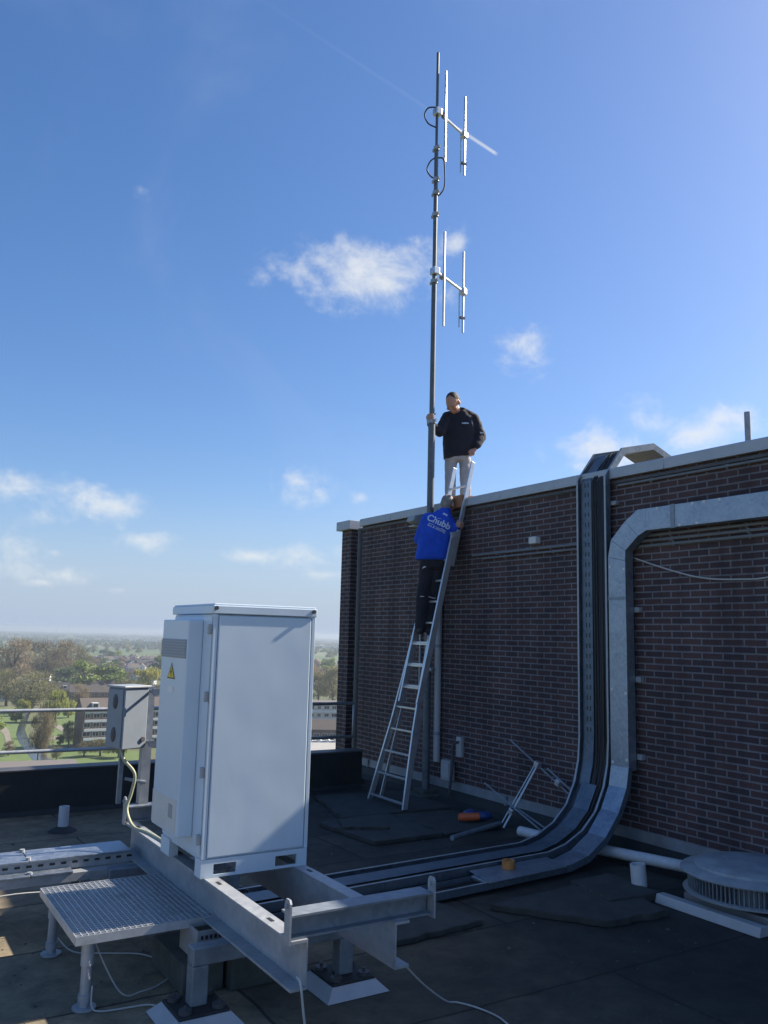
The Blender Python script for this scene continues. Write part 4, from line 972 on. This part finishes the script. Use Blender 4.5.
M['street'] = weathered('asphalt', (.055, .055, .06), (.09, .09, .09), .3, (.85, .95), 0, 0)
m, nt, b = new_mat('canal_water'); b.inputs['Base Color'].default_value = (.045, .06, .065, 1); b.inputs['Roughness'].default_value = .12
bump(nt, b, noise(nt, .8, 4, .6, objco(nt)).outputs[0], .25, .2); M['water'] = m
n = 96; R0 = 12000
vs = [(R0*math.cos(2*PI*i/n), R0*math.sin(2*PI*i/n), GZ) for i in range(n)]
tag(MB().add(vs, [tuple(range(n))]).build('ground', 'terrain'), kind='structure')
def sheet(name, px, dz, mat):
    P = [ground(x, y) for x, y in px]
    tag(MB().add([(p.x, p.y, GZ+dz) for p in P], [tuple(range(len(P)))]).build(name, mat, at=(P[0].x, P[0].y, GZ+dz)), kind='structure')
sheet('lawn', [(-40, 706), (24, 708), (28, 735), (36, 770), (10, 790), (-50, 780)], .05, 'lawn')
sheet('lawn', [(44, 704), (76, 706), (78, 748), (150, 752), (150, 790), (60, 785), (46, 735)], .05, 'lawn')
sheet('canal', [(26, 704), (31, 704), (30, 714), (27, 722), (25, 730), (28, 738), (36, 748), (50, 760), (72, 775), (50, 780), (36, 764), (26, 752), (19, 742), (16, 735), (18, 727), (24, 714)], .10, 'water')
sheet('path', [(-40, 716), (3, 724), (9, 731), (14, 752), (9, 755), (4, 735), (-3, 728), (-40, 722)], .12, 'path')
sheet('path', [(52, 722), (70, 730), (78, 736), (78, 739), (66, 734), (50, 725)], .12, 'path')
sheet('path', [(48, 738), (78, 733), (78, 736), (48, 741)], .14, 'path')
sheet('street', [(-40, 684), (175, 690), (175, 694), (-40, 689)], .10, 'street')
sheet('street', [(300, 739), (345, 742), (345, 750), (300, 747)], .10, 'street')
sheet('street', [(92, 664), (175, 671), (175, 673), (92, 666)], .10, 'street')

def wallmat(name, c): return weathered(name, tuple(x*.85 for x in c), c, .6, (.8, .95), 0, 0)
M['wall_brick'] = wallmat('brown_brick', (.20, .125, .085)); M['wall_red'] = wallmat('red_brick', (.26, .13, .085))
M['wall_cream'] = wallmat('cream_render', (.55, .53, .47)); M['wall_white'] = wallmat('white_render', (.74, .74, .72))
M['roof_dark'] = wallmat('dark_tiles', (.055, .052, .055)); M['roof_brown'] = wallmat('brown_tiles', (.125, .105, .09)); M['roof_grey'] = wallmat('grey_gravel', (.17, .15, .135))
M['roof_red'] = wallmat('red_tiles', (.15, .085, .065)); M['roof_pale'] = wallmat('pale_roofing', (.38, .37, .34))
m, nt, b = new_mat('window_glass'); b.inputs['Base Color'].default_value = (.025, .03, .04, 1); b.inputs['Roughness'].default_value = .08; M['glass'] = m

def frame_at(p, tilt):
    e = Vector((p.x, p.y, 0)).normalized(); perp = Vector((e.y, -e.x, 0))
    a = R_(tilt); u = perp*math.cos(a)+e*math.sin(a); v = Vector((-u.y, u.x, 0))
    if v.dot(e) < 0: v = -v
    return u, v
def building(name, px, tilt, length, depth, eave, ridge, wall, roof, label, cat='building', group=None, floors=0, bays=0, win=(1.6, 1.5), bands=False, dormers=0, chim=0, flat=False):
    p = ground(*px); p = Vector((p.x, p.y, GZ)); u, v = frame_at(p, tilt)
    t = thing(name, p, label, cat, group)
    def Q(a, bb, z): return p+u*a+v*bb+Z*z
    def bx(mb, a0, a1, b0, b1, z0, z1): mb.obox(Q((a0+a1)/2, (b0+b1)/2, (z0+z1)/2), u*(a1-a0)/2, v*(b1-b0)/2, Z*(z1-z0)/2)
    mb = MB()
    if flat: bx(mb, 0, length, 0, depth, 0, eave)
    else: mb.prism([Q(0, 0, 0), Q(0, depth, 0), Q(0, depth, eave), Q(0, depth/2, ridge-.05), Q(0, 0, eave)], u*length)
    mb.build('wall', wall, t)
    mb = MB()
    if flat:
        bx(mb, -.2, length+.2, -.2, depth+.2, eave, eave+.3)
    else:
        for b0, b1 in ((-.35, depth/2), (depth+.35, depth/2)):
            zb = eave-.35*(ridge-eave)/(depth/2)
            mb.prism([Q(-.2, b0, zb), Q(-.2, b1, ridge), Q(-.2, b1, ridge+.22), Q(-.2, b0, zb+.22)], u*(length+.4))
    rf = mb.build('roof', roof, t)
    for i in range(chim):
        a = length*(i+.5)/chim; mb = MB(); bx(mb, a-.35, a+.35, depth/2-.3, depth/2+.3, ridge-.6, ridge+1.1); mb.build('chimney', 'wall_red', rf)
    for i in range(dormers):
        a = length*(i+.5)/dormers; mb = MB(); zz = eave+(ridge-eave)*.35; bx(mb, a-1.1, a+1.1, depth*.10, depth*.35, zz-.6, zz+1.3); d = mb.build('dormer', 'wall_white', rf)
        mb = MB(); bx(mb, a-.8, a+.8, depth*.10-.03, depth*.10-.005, zz-.2, zz+1.0); mb.build('window', 'glass', d)
    for f in range(floors):
        fh = (eave-.4)/floors; z0 = .3+f*fh
        if bands:
            mb = MB(); bx(mb, .6, length-.3, -.25, -.02, z0+fh*.62+.55, z0+fh+.25); mb.build('balcony_band', 'wall_white', t)
        for i in range(bays):
            w = length/bays; a = w*(i+.5); ww = win[0]*random.choice((1, 1, .75, 1.15)) if bands else win[0]
            mb = MB(); mb.m = 0; bx(mb, a-ww/2, a+ww/2, -.06, -.01, z0+.7, z0+.7+win[1]); wn = mb.build('window', 'wall_white', t)
            mb = MB(); bx(mb, a-ww/2+.12, a-.05, -.09, -.065, z0+.82, z0+.58+win[1]); bx(mb, a+.05, a+ww/2-.12, -.09, -.065, z0+.82, z0+.58+win[1]); mb.build('pane', 'glass', wn)
    return t, Q, bx
building('apartment_building', (80.5, 749), 14, 52, 11, 12.4, 16.2, 'wall_brick', 'roof_brown', 'four storey apartment block with white window bands and brown roof behind the junction box', floors=4, bays=17, win=(2.2, 1.6), bands=True, dormers=6)
building('terraced_house', (48, 700), 4, 11.5, 9, 5.2, 9.4, 'wall_brick', 'roof_dark', 'dark roofed house with two white skylights beyond the willow', floors=2, bays=3, win=(1.7, 1.3), dormers=2)
building('terraced_house', (69, 702), -3, 28, 9, 5.4, 9.2, 'wall_brick', 'roof_brown', 'long brown roofed terrace behind the apartment block', floors=2, bays=8, win=(1.6, 1.3), chim=4)
building('terraced_house', (88, 699), 6, 15, 9, 5.6, 10, 'wall_white', 'roof_dark', 'dark roofed white house just left of the junction box', floors=2, bays=4, win=(1.6, 1.3), chim=2)
building('terraced_house', (-22, 702), 3, 22, 9, 5.4, 9.0, 'wall_cream', 'roof_dark', 'pale house with dark roof at the left edge behind bare trees', floors=2, bays=6, win=(1.6, 1.3), chim=2)
building('terraced_house', (140, 712), 8, 30, 9, 6.4, 10.5, 'wall_brick', 'roof_dark', 'dark roofed terrace between the junction box and the white cabinet', floors=2, bays=8, win=(1.9, 1.5), chim=3)
t, Q, bx = building('flat_roofed_building', (-30, 812), 0, 22.2, 15, 8, 8, 'wall_brick', 'roof_grey', 'low building with brown gravel roof just beyond the parapet at far left', flat=True)
t, Q, bx = building('warehouse', (298, 775), 2, 26, 30, 6, 6, 'wall_cream', 'roof_pale', 'low hall with a row of white rooflights behind the cabinet corner', flat=True)
for i in range(9):
    mb = MB(); mb.prism([Q(1+i*2.8, 24, 6.3), Q(2.9+i*2.8, 24, 6.3), Q(1+i*2.8, 24, 7.7)], (Q(0, 28, 0)-Q(0, 24, 0))); mb.build('rooflight', 'wall_white', t)
building('terraced_house', (296, 741), -2, 34, 10, 4.4, 7.6, 'wall_brick', 'roof_brown', 'brown roofed terrace with white windows between cabinet and brick wall', floors=1, bays=11, win=(2.2, 2.0))
building('apartment_building', (292, 727), 4, 40, 11, 10.5, 10.5, 'wall_cream', 'roof_grey', 'pale flat block with balcony bands between cabinet and brick wall', floors=3, bays=12, win=(2.1, 1.6), bands=True, flat=True)

# small houses of the town, one mesh each
rn = random.Random(11)
def small_house(mesh_seed, wall, roof):
    r = random.Random(mesh_seed); l, d, e, h = r.uniform(9, 22), r.uniform(8, 10), r.uniform(4.5, 6), r.uniform(8, 10)
    mb = MB(); mb.m = 0
    mb.prism([(0, 0, 0), (0, d, 0), (0, d, e), (0, d/2, h), (0, 0, e)], (l, 0, 0)); mb.m = 1
    for b0, b1 in ((-.4, d/2), (d+.4, d/2)): mb.prism([(-.3, b0, e-.3), (-.3, b1, h+.05), (-.3, b1, h+.35), (-.3, b0, e)], (l+.6, 0, 0))
    mb.m = 2; n = int(l/3)
    for i in range(n):
        for z in (.9, 3.3): mb.box((i*3+.7, -.06, z), (i*3+2.3, -.01, z+1.3))
    mb.box((-.06, d/2-1, .9), (-.01, d/2+1, 2.4)); mb.box((-.06, d/2-1, 3.4), (-.01, d/2+1, 4.8))
    mb.m = 3; mb.box((l*.4, d/2-.4, h-.3), (l*.4+.8, d/2+.4, h+1.2))
    return mb.build('town_house', [wall, roof, 'glass', 'wall_red'])
combos = [('wall_brick', 'roof_dark', 'brown brick town house with dark roof among the distant rooftops'), ('wall_white', 'roof_dark', 'white gabled town house with dark roof among the distant rooftops'),
          ('wall_red', 'roof_dark', 'red brick town house with dark roof among the distant rooftops'), ('wall_cream', 'roof_red', 'cream town house with reddish roof among the distant rooftops'), ('wall_white', 'roof_brown', 'white town house with brown roof among the distant rooftops')]
protos = [(small_house(i*3+1, w, r), lb) for i, (w, r, lb) in enumerate(combos)]
used = [False]*5
def put_house(x, y):
    i = rn.choice((0, 0, 1, 1, 1, 2, 3, 4)); src, lb = protos[i]
    o = src if not used[i] else src.copy()
    if used[i]: COL.objects.link(o)
    used[i] = True
    p = ground(x, y); u, v = frame_at(p, rn.choice((-8, -3, 20, 74, 80, -70))+rn.uniform(-4, 4))
    o.location = (p.x, p.y, GZ); o.rotation_euler = (0, 0, math.atan2(u.y, u.x)); s = rn.uniform(.62, .9); o.scale = (s, s, s)
    tag(o, lb, 'house', 'town houses below the horizon')
for y in (684, 679, 675, 671.5, 668.5, 666, 664, 662, 660.5, 659):
    x = 92+rn.uniform(0, 6)
    while x < 172:
        put_house(x, y+rn.uniform(-1, 1)+.02*(x-92)); x += (6200/(33600/(y-628)))*rn.uniform(1.1, 2.0)
for y in (684, 679, 674, 670, 667, 664.5):
    x = 306+rn.uniform(0, 6)
    while x < 346:
        put_house(x, y+rn.uniform(-1, 1)); x += (6200/(33600/(y-635)))*rn.uniform(1.1, 2.0)
for x, y in ((2, 690), (18, 688), (38, 681), (70, 678), (58, 676), (-12, 680)): put_house(x, y)

# ------------------------------------------------------------------ trees
def tree_proto(seed, kind, leaf):
    r = random.Random(seed); mb = MB()
    H = 12.; bare = leaf.startswith('twig')
    # trunk and limbs
    tb = MB(); tb.tube([(0, 0, 0), (r.uniform(-.2, .2), r.uniform(-.2, .2), 2.5), (r.uniform(-.4, .4), r.uniform(-.4, .4), 6), (r.uniform(-.6, .6), 0, 9.5)], [.38, .30, .2, .06], 7)
    lobes = []
    nl = r.randint(15, 19)
    for i in range(nl):
        a = r.uniform(0, 2*PI); h = r.uniform(.22, .93); rad = (1-abs(h-.55)*1.2)*r.uniform(1.5, 3.6)
        c = Vector((math.cos(a)*rad, math.sin(a)*rad, H*h)); lobes.append((c, r.uniform(1.2, 2.3)))
        s0 = Vector((0, 0, H*h*.55)); tb.tube([s0, s0.lerp(c, .5)+Vector((0, 0, .4)), c], [.14, .09, .03], 5)
    for c, rad in lobes:
        for k in range(130 if not bare else 170):
            d = Vector((r.gauss(0, 1), r.gauss(0, 1), r.gauss(0, .8))).normalized()*rad*(r.random()**.4)
            q = c+d
            if bare:
                o = (d.normalized()*.7+Vector((r.uniform(-.5, .5), r.uniform(-.5, .5), .8))).normalized(); ln = r.uniform(.6, 1.2); w = o.orthogonal().normalized()*r.uniform(.06, .12)
                w.rotate(Matrix.Rotation(r.uniform(0, 6), 3, o)); mb.add([q-w, q+w, q+o*ln], [(0, 1, 2)])
            else:
                s = r.uniform(.22, .5); a = Vector((r.gauss(0, 1), r.gauss(0, 1), r.gauss(0, 1))).normalized(); b_ = a.orthogonal().normalized()*s; c_ = a.cross(b_).normalized()*s*r.uniform(.5, 1)
                if kind == 'willow': c_ = Vector((0, 0, -s*2.4)); b_ *= .5
                mb.add([q-b_, q+c_*.8, q+b_, q-c_], [(0, 1, 2, 3)])
    return mb, tb
TP = {}
kinds = {'green': 'leaf_green', 'dark': 'leaf_dark', 'willow': 'leaf_yellow', 'bare': 'twig_brown', 'olive': 'twig_olive'}
def make_tree(kind, v):
    c, tb = tree_proto(hash_((kind, v)), kind, kinds[kind])
    t = thing('tree', (0, 0, 0), None, None); c.build('crown', kinds[kind], t); tb.build('trunk', 'bark', t, smooth=True); return t
def hash_(k): return sum(ord(ch) for ch in k[0])*7+k[1]*131
def put_tree(x, yb, yt, w, kind, label, group, v=None):
    v = rn.randint(0, 2) if v is None else v
    if (kind, v) not in TP: t = make_tree(kind, v); TP[(kind, v)] = t
    else: t = copy_tree(TP[(kind, v)])
    p = ground(x, yb); h = top_z(p, x, yt)-GZ; dep = (p-EYE).dot(FW)
    s = h/12.4; sw = (w/CAM_F*dep)/7.6
    t.location = (p.x, p.y, GZ); t.scale = (sw, sw, s); t.rotation_euler = (0, 0, rn.uniform(0, 6.28))
    tag(t, label, 'tree', group)
near = [
 (12, 690, 639, 40, 'bare', 'large bare brown tree at the left edge just under the horizon'), (44, 684, 642, 34, 'bare', 'broad bare brown tree below the horizon left of centre gap'),
 (64, 682, 640, 30, 'bare', 'tall bare brown tree behind the round green tree'), (80, 680, 646, 26, 'olive', 'olive budding tree right of the bare brown trees'),
 (84, 697, 659, 38, 'green', 'large round fresh green tree left of the junction box top'), (107, 697, 664, 34, 'green', 'second round green tree just above the junction box'),
 (64, 690, 667, 26, 'dark', 'dark green tree behind the dark roofed house'), (30, 712, 670, 50, 'olive', 'wide olive budding tree in the middle of the park'),
 (6, 706, 668, 30, 'olive', 'olive budding tree at the left edge of the park'), (55, 722, 690, 24, 'willow', 'yellow green willow on the lawn left of the apartment block'),
 (37, 766, 706, 17, 'bare', 'slender bare tree standing in front of the canal'), (43, 768, 712, 13, 'bare', 'thin bare tree right of the canal'),
 (80, 705, 684, 17, 'bare', 'small bare tree before the long brown roofed terrace'), (144, 696, 668, 27, 'willow', 'yellow green tree between the junction box and the cabinet'),
 (318, 704, 670, 24, 'olive', 'olive tree in the gap beside the white cabinet'), (333, 706, 666, 30, 'olive', 'broad olive tree in the gap beside the brick pillar'),
 (328, 674, 655, 16, 'green', 'small green tree among far roofs in the gap'), (345, 690, 668, 24, 'olive', 'olive tree half hidden by the brick pillar'),
 (32, 679, 661, 12, 'dark', 'small dark green tree between the bare brown trees'), (60, 678, 656, 14, 'dark', 'small blue green tree under the bare crowns'),
 (20, 700, 682, 20, 'bare', 'low bare bush tree left of the park tree'), (30, 712, 696, 9, 'dark', 'little dark green conifer by the lawn'),
 (68, 748, 722, 15, 'olive', 'small olive tree by the end wall of the apartment block'), (100, 756, 738, 22, 'olive', 'low olive tree in front of the apartment block'),
 (84, 757, 741, 16, 'bare', 'low bare tree at the foot of the apartment block'), (118, 758, 742, 20, 'willow', 'low yellow green tree below the junction box'),
 (60, 746, 734, 10, 'dark', 'dark low shrub tree on the lawn by the canal'), (-25, 700, 655, 50, 'olive', 'large olive tree just outside the left edge'), (-30, 745, 700, 45, 'bare', 'large bare tree beyond the left edge'),
 (165, 680, 655, 30, 'green', 'green tree mostly hidden behind the cabinet edge'), (305, 690, 660, 30, 'bare', 'bare tree mostly hidden behind the cabinet corner'),
]
near += [
 (-8, 735, 712, 22, 'green', 'fresh green tree on the lawn at the left frame edge'), (16, 722, 704, 14, 'green', 'small fresh green tree beside the pale path'), (48, 738, 716, 13, 'olive', 'thin olive tree between canal and apartment block'),
 (68, 718, 700, 15, 'willow', 'small yellow green tree before the end wall'), (8, 756, 741, 12, 'bare', 'small bare tree on the near lawn at left'), (22, 716, 698, 12, 'willow', 'small yellow green tree at the far end of the lawn'),
 (98, 690, 668, 20, 'willow', 'yellow green crown between the two round green trees'), (120, 692, 672, 20, 'bare', 'bare tree behind the junction box top'), (130, 700, 678, 22, 'olive', 'olive tree between junction box and yellow green tree'),
 (155, 704, 684, 18, 'bare', 'bare tree beside the white cabinet edge'), (42, 700, 684, 16, 'olive', 'small olive tree before the dark roofed house'), (-2, 690, 672, 22, 'green', 'green tree under the bare crown at left edge'),
 (50, 668, 650, 22, 'olive', 'olive crown between the tall bare trees'), (26, 668, 648, 20, 'olive', 'olive crown right of the large bare tree'), (56, 760, 746, 12, 'olive', 'low olive shrub tree beside the canal near the railing')]
for i, (x, yb, yt, w, k, lb) in enumerate(near): put_tree(x, yb, yt, w, k, lb, 'trees in the park below')
# far trees: one mesh each
FT = {}
def far_tree(x, yb, w, h, kind):
    if kind not in FT:
        c, tb = tree_proto(hash_((kind, 5)), kind, kinds[kind]); k = len(c.v); c.m = 1; c.add(tb.v, tb.f)
        o = c.build('distant_tree', [kinds[kind], 'bark']); FT[kind] = o
    else:
        o = FT[kind].copy(); COL.objects.link(o)
    p = ground(x, yb); o.location = (p.x, p.y, GZ); sw = w/7.6; o.scale = (sw, sw, h/12.4); o.rotation_euler = (0, 0, rn.uniform(0, 6.28))
    tag(o, {'bare': 'distant bare brown tree below the horizon', 'olive': 'distant olive budding tree below the horizon', 'green': 'distant fresh green tree below the horizon', 'dark': 'distant dark green tree below the horizon', 'willow': 'distant yellow green tree below the horizon'}[kind], 'tree', 'distant trees under the horizon')
for (xa, xb, n) in ((-40, 178, 120), (300, 352, 36)):
    for i in range(n):
        f = (i+rn.random())/n; y = 643+ (f**1.3)*37; xx = rn.uniform(xa, xb)
        if y > 655 and ((xx > 90 and xx < 200) or xx > 300) and rn.random() < .7: continue
        far_tree(xx, y+(3 if xa > 200 else 0), rn.uniform(9, 19), rn.uniform(8, 15), rn.choice(('bare', 'bare', 'olive', 'olive', 'green', 'dark', 'willow', 'dark')))
# woods on the horizon: one mass
wr_ = random.Random(5); mb = MB()
for i in range(1500):
    d = wr_.uniform(1900, 9000); a = wr_.uniform(R_(-4), R_(34)); a2 = a if wr_.random() < .93 else wr_.uniform(R_(-60), R_(95))
    c = Vector((math.sin(a2)*d, math.cos(a2)*d, GZ)); w = wr_.uniform(10, 60); h = wr_.uniform(6, 14)
    for k in range(14):
        q = c+Vector((wr_.uniform(-w, w), wr_.uniform(-8, 8), 0)); s = wr_.uniform(4, 8); hh = h*wr_.uniform(.6, 1)
        mb.add([q+Vector((-s, 0, 0)), q+Vector((0, -s, hh*.5)), q+Vector((s, 0, 0)), q+Vector((0, s, hh*.5)), q+Vector((wr_.uniform(-2, 2), 0, hh))], [(0, 1, 4), (1, 2, 4), (2, 3, 4), (3, 0, 4)])
tag(mb.build('distant_woods', 'leaf_dark'), 'far woods and hedgerows fading into haze along the horizon', 'woods', kind='stuff')
# far sheds and masts
for i, (x, y, l, h, lb) in enumerate(((132, 639.5, 160, 9, 'long pale shed on the horizon above the junction box'), (108, 641, 90, 8, 'short pale shed on the horizon left of the long shed'), (152, 642, 120, 8, 'pale shed on the horizon beside the cabinet'), (322, 649, 90, 9, 'pale shed seen in the gap beside the brick pillar'))):
    p = ground(x, y); u, v = frame_at(p, 5); mb = MB(); mb.m = 0
    mb.obox(Vector((p.x, p.y, GZ+h/2)), u*l/2, v*20, Z*h/2); mb.m = 1; mb.obox(Vector((p.x, p.y, GZ+h+.4)), u*(l/2+1), v*21, Z*.4)
    tag(mb.build('distant_shed', ['wall_white', 'roof_pale'], at=(p.x, p.y, GZ)), lb, 'shed', 'sheds on the horizon')
for x, h, lb in ((68, 62, 'thin mast on the horizon above the bare trees'), (136, 70, 'thin mast on the horizon left of the cabinet'), (56, 50, 'short thin mast on the horizon furthest left')):
    p = ground(x, 634); mb = MB(); mb.cone((p.x, p.y, GZ), (p.x, p.y, GZ+h), 3.2, 1.0, 6); mb.box((p.x-3, p.y-3, GZ+h*.75), (p.x+3, p.y+3, GZ+h*.78))
    tag(mb.build('distant_mast', 'roof_grey', at=(p.x, p.y, GZ)), lb, 'mast', 'masts on the horizon')

# ================================================================== AIR
HAZE = 2.6e-4
hb = MB().box((-11500, -300, GZ-1), (11500, 11500, 11.0))
m = bpy.data.materials.new('haze_air'); m.use_nodes = True; nt = m.node_tree; nt.nodes.remove(nt.nodes['Principled BSDF'])
pv = N(nt, 'ShaderNodeVolumePrincipled'); pv.inputs['Density'].default_value = HAZE; pv.inputs['Color'].default_value = (.50, .57, .69, 1); pv.inputs['Anisotropy'].default_value = .2
L(nt, pv.outputs[0], nt.nodes['Material Output'].inputs['Volume'])
tag(hb.build('haze', m), kind='stuff')

# ================================================================== SKY AND SUN
SUN_DIR = Vector((1, -.075, .71)).normalized()
el = math.asin(SUN_DIR.z); az = math.atan2(SUN_DIR.x, SUN_DIR.y)     # azimuth clockwise from +Y
W = bpy.data.worlds.new('World'); S.world = W; W.use_nodes = True; nt = W.node_tree
bg = nt.nodes['Background']
sk = N(nt, 'ShaderNodeTexSky'); sk.sky_type = 'NISHITA'; sk.sun_disc = False; sk.sun_elevation = el; sk.sun_rotation = az
sk.altitude = 40; sk.air_density = 1.0; sk.dust_density = 1.0; sk.ozone_density = 2.2
tc = N(nt, 'ShaderNodeTexCoord'); D = tc.outputs['Generated']
CL = [(365, 272, 60, 24, -.12), (330, 264, 36, 16, .1), (400, 284, 34, 16, .2), (300, 292, 18, 9, .45), (456, 243, 17, 16, .3), (520, 345, 24, 20, .2), (508, 360, 16, 14, .35), (300, 482, 26, 15, .05), (318, 492, 14, 10, .2), (95, 507, 34, 19, .0),
      (8, 488, 22, 17, .1), (142, 540, 28, 9, .2), (55, 552, 15, 9, .25), (255, 556, 30, 10, .05), (312, 556, 24, 11, .05), (325, 575, 22, 7, .4), (605, 448, 48, 18, .1), (690, 434, 52, 18, .08), (655, 428, 26, 22, .15), (640, 455, 60, 18, .2), (70, 520, 60, 16, .45), (20, 545, 40, 20, .5), (60, 575, 60, 14, .45), 
      (576, 466, 22, 9, .3), (722, 418, 30, 15, .3), (40, 582, 22, 7, .4), (120, 590, 16, 6, .5), (140, 192, 26, 24, .95), (362, 497, 14, 8, .6)]
mn = None
for x, y, sx, sy, off in CL:
    d = ray(x, y).normalized(); rr = d.cross(Vector((0, 0, 1))).normalized(); uu = rr.cross(d)
    mp = N(nt, 'ShaderNodeMapping'); mp.vector_type = 'TEXTURE'
    mp.inputs['Rotation'].default_value = Matrix((rr, uu, -d)).transposed().to_euler()
    mp.inputs['Scale'].default_value = (sx*1.5/CAM_F, sy*1.5/CAM_F, 1)
    L(nt, D, mp.inputs['Vector'])
    ds = N(nt, 'ShaderNodeVectorMath', operation='DISTANCE'); L(nt, mp.outputs[0], ds.inputs[0]); ds.inputs[1].default_value = (0, 0, -1)
    ad = N(nt, 'ShaderNodeMath', operation='ADD'); L(nt, ds.outputs['Value'], ad.inputs[0]); ad.inputs[1].default_value = off
    if mn is None: mn = ad.outputs[0]
    else:
        k = N(nt, 'ShaderNodeMath', operation='MINIMUM'); L(nt, mn, k.inputs[0]); L(nt, ad.outputs[0], k.inputs[1]); mn = k.outputs[0]
mpn = N(nt, 'ShaderNodeMapping'); mpn.inputs['Scale'].default_value = (1, 1, 1.25); L(nt, D, mpn.inputs['Vector'])
nz = noise(nt, 19, 11, .63, mpn.outputs[0], .2)
f1 = N(nt, 'ShaderNodeMath', operation='MULTIPLY_ADD'); L(nt, nz.outputs[0], f1.inputs[0]); f1.inputs[1].default_value = 3.0; f1.inputs[2].default_value = -.72
f2 = N(nt, 'ShaderNodeMath', operation='SUBTRACT'); L(nt, f1.outputs[0], f2.inputs[0]); L(nt, mn, f2.inputs[1])
cf = N(nt, 'ShaderNodeMapRange'); cf.interpolation_type = 'SMOOTHSTEP'; L(nt, f2.outputs[0], cf.inputs[0]); cf.inputs[1].default_value = -.25; cf.inputs[2].default_value = 1.15; cf.inputs[4].default_value = .84
# contrail: a great-circle streak
c0, c1 = ray(250, -8).normalized(), ray(498, 155).normalized(); nn = c0.cross(c1).normalized(); tt = (c1-c0*c1.dot(c0)).normalized()
dn = N(nt, 'ShaderNodeVectorMath', operation='DOT_PRODUCT'); L(nt, D, dn.inputs[0]); dn.inputs[1].default_value = nn
ab = N(nt, 'ShaderNodeMath', operation='ABSOLUTE'); L(nt, dn.outputs['Value'], ab.inputs[0])
wd = N(nt, 'ShaderNodeMapRange'); wd.interpolation_type = 'SMOOTHSTEP'; L(nt, ab.outputs[0], wd.inputs[0]); wd.inputs[1].default_value = .0026; wd.inputs[2].default_value = .0004
dt = N(nt, 'ShaderNodeVectorMath', operation='DOT_PRODUCT'); L(nt, D, dt.inputs[0]); dt.inputs[1].default_value = tt
def along(x, y): return ray(x, y).normalized().dot(tt)
lr = rampn(nt, [(0, (0, 0, 0)), (.02, (.05,)*3), (.78, (.10,)*3), (.83, (.45,)*3), (.97, (.62,)*3), (1, (0, 0, 0))], None) if False else None
mrl = N(nt, 'ShaderNodeMapRange'); L(nt, dt.outputs['Value'], mrl.inputs[0]); mrl.inputs[1].default_value = along(250, -8); mrl.inputs[2].default_value = along(498, 155)
lr = rampn(nt, [(0, (.0,)*3), (.1, (.015,)*3), (.70, (.035,)*3), (.82, (.05,)*3), (.85, (.5,)*3), (.985, (.6,)*3), (1, (0,)*3)], mrl.outputs[0])
ct_ = N(nt, 'ShaderNodeMath', operation='MULTIPLY'); L(nt, wd.outputs[0], ct_.inputs[0]); L(nt, lr.outputs[0], ct_.inputs[1])
dd = N(nt, 'ShaderNodeVectorMath', operation='DOT_PRODUCT'); L(nt, D, dd.inputs[0]); dd.inputs[1].default_value = c1
gt = N(nt, 'ShaderNodeMath', operation='GREATER_THAN'); L(nt, dd.outputs['Value'], gt.inputs[0]); gt.inputs[1].default_value = .7
ct2 = N(nt, 'ShaderNodeMath', operation='MULTIPLY'); L(nt, ct_.outputs[0], ct2.inputs[0]); L(nt, gt.outputs[0], ct2.inputs[1])
CLOUD_V, SKY_S = 9.0, .05
mxf = N(nt, 'ShaderNodeMath', operation='MAXIMUM'); L(nt, cf.outputs[0], mxf.inputs[0]); L(nt, ct2.outputs[0], mxf.inputs[1])
# thin haze band above the horizon
sz = N(nt, 'ShaderNodeSeparateXYZ'); L(nt, D, sz.inputs[0])
hz_ = N(nt, 'ShaderNodeMapRange'); hz_.interpolation_type = 'SMOOTHSTEP'; L(nt, sz.outputs[2], hz_.inputs[0]); hz_.inputs[1].default_value = .185; hz_.inputs[2].default_value = -.03; hz_.inputs[3].default_value = 0; hz_.inputs[4].default_value = .88
hs = N(nt, 'ShaderNodeHueSaturation'); hs.inputs['Saturation'].default_value = 1.24; L(nt, sk.outputs[0], hs.inputs['Color'])
gm = N(nt, 'ShaderNodeGamma'); gm.inputs[1].default_value = .88; L(nt, hs.outputs[0], gm.inputs[0])
skb = mixc(nt, gm.outputs[0], (1.50, 1.62, 1.96), 1., 'MULTIPLY')
ci = noise(nt, 2.6, 7, .6, D, .6)
cir = N(nt, 'ShaderNodeMapRange'); cir.interpolation_type = 'SMOOTHSTEP'; L(nt, ci.outputs[0], cir.inputs[0]); cir.inputs[1].default_value = .48; cir.inputs[2].default_value = .82; cir.inputs[4].default_value = .16
skb = mixc(nt, skb, (6.4, 7.3, 8.6), cir.outputs[0])
skc = mixc(nt, skb, (4.6, 5.8, 7.9), hz_.outputs[0])
L(nt, mixc(nt, skc, (CLOUD_V*.95, CLOUD_V*.98, CLOUD_V), mxf.outputs[0]), bg.inputs['Color'])
bg.inputs['Strength'].default_value = SKY_S
sd = bpy.data.lights.new('sun', 'SUN'); sd.energy = 5.0; sd.angle = R_(.53); sd.color = (1, .90, .76)
so = bpy.data.objects.new('sun', sd); COL.objects.link(so)
so.rotation_euler = (-SUN_DIR).to_track_quat('-Z', 'Y').to_euler(); so.location = (20, 0, 30)

# ================================================================== RENDER SETTINGS
S.render.engine = 'CYCLES'
S.view_settings.view_transform = 'Standard'; S.view_settings.look = 'None'; S.view_settings.gamma = 1; S.view_settings.exposure = 1.0
S.cycles.use_denoising = True; S.cycles.max_bounces = 6; S.cycles.volume_bounces = 1
S.cycles.sample_clamp_indirect = 4
S.cycles.caustics_reflective = False; S.cycles.caustics_refractive = False
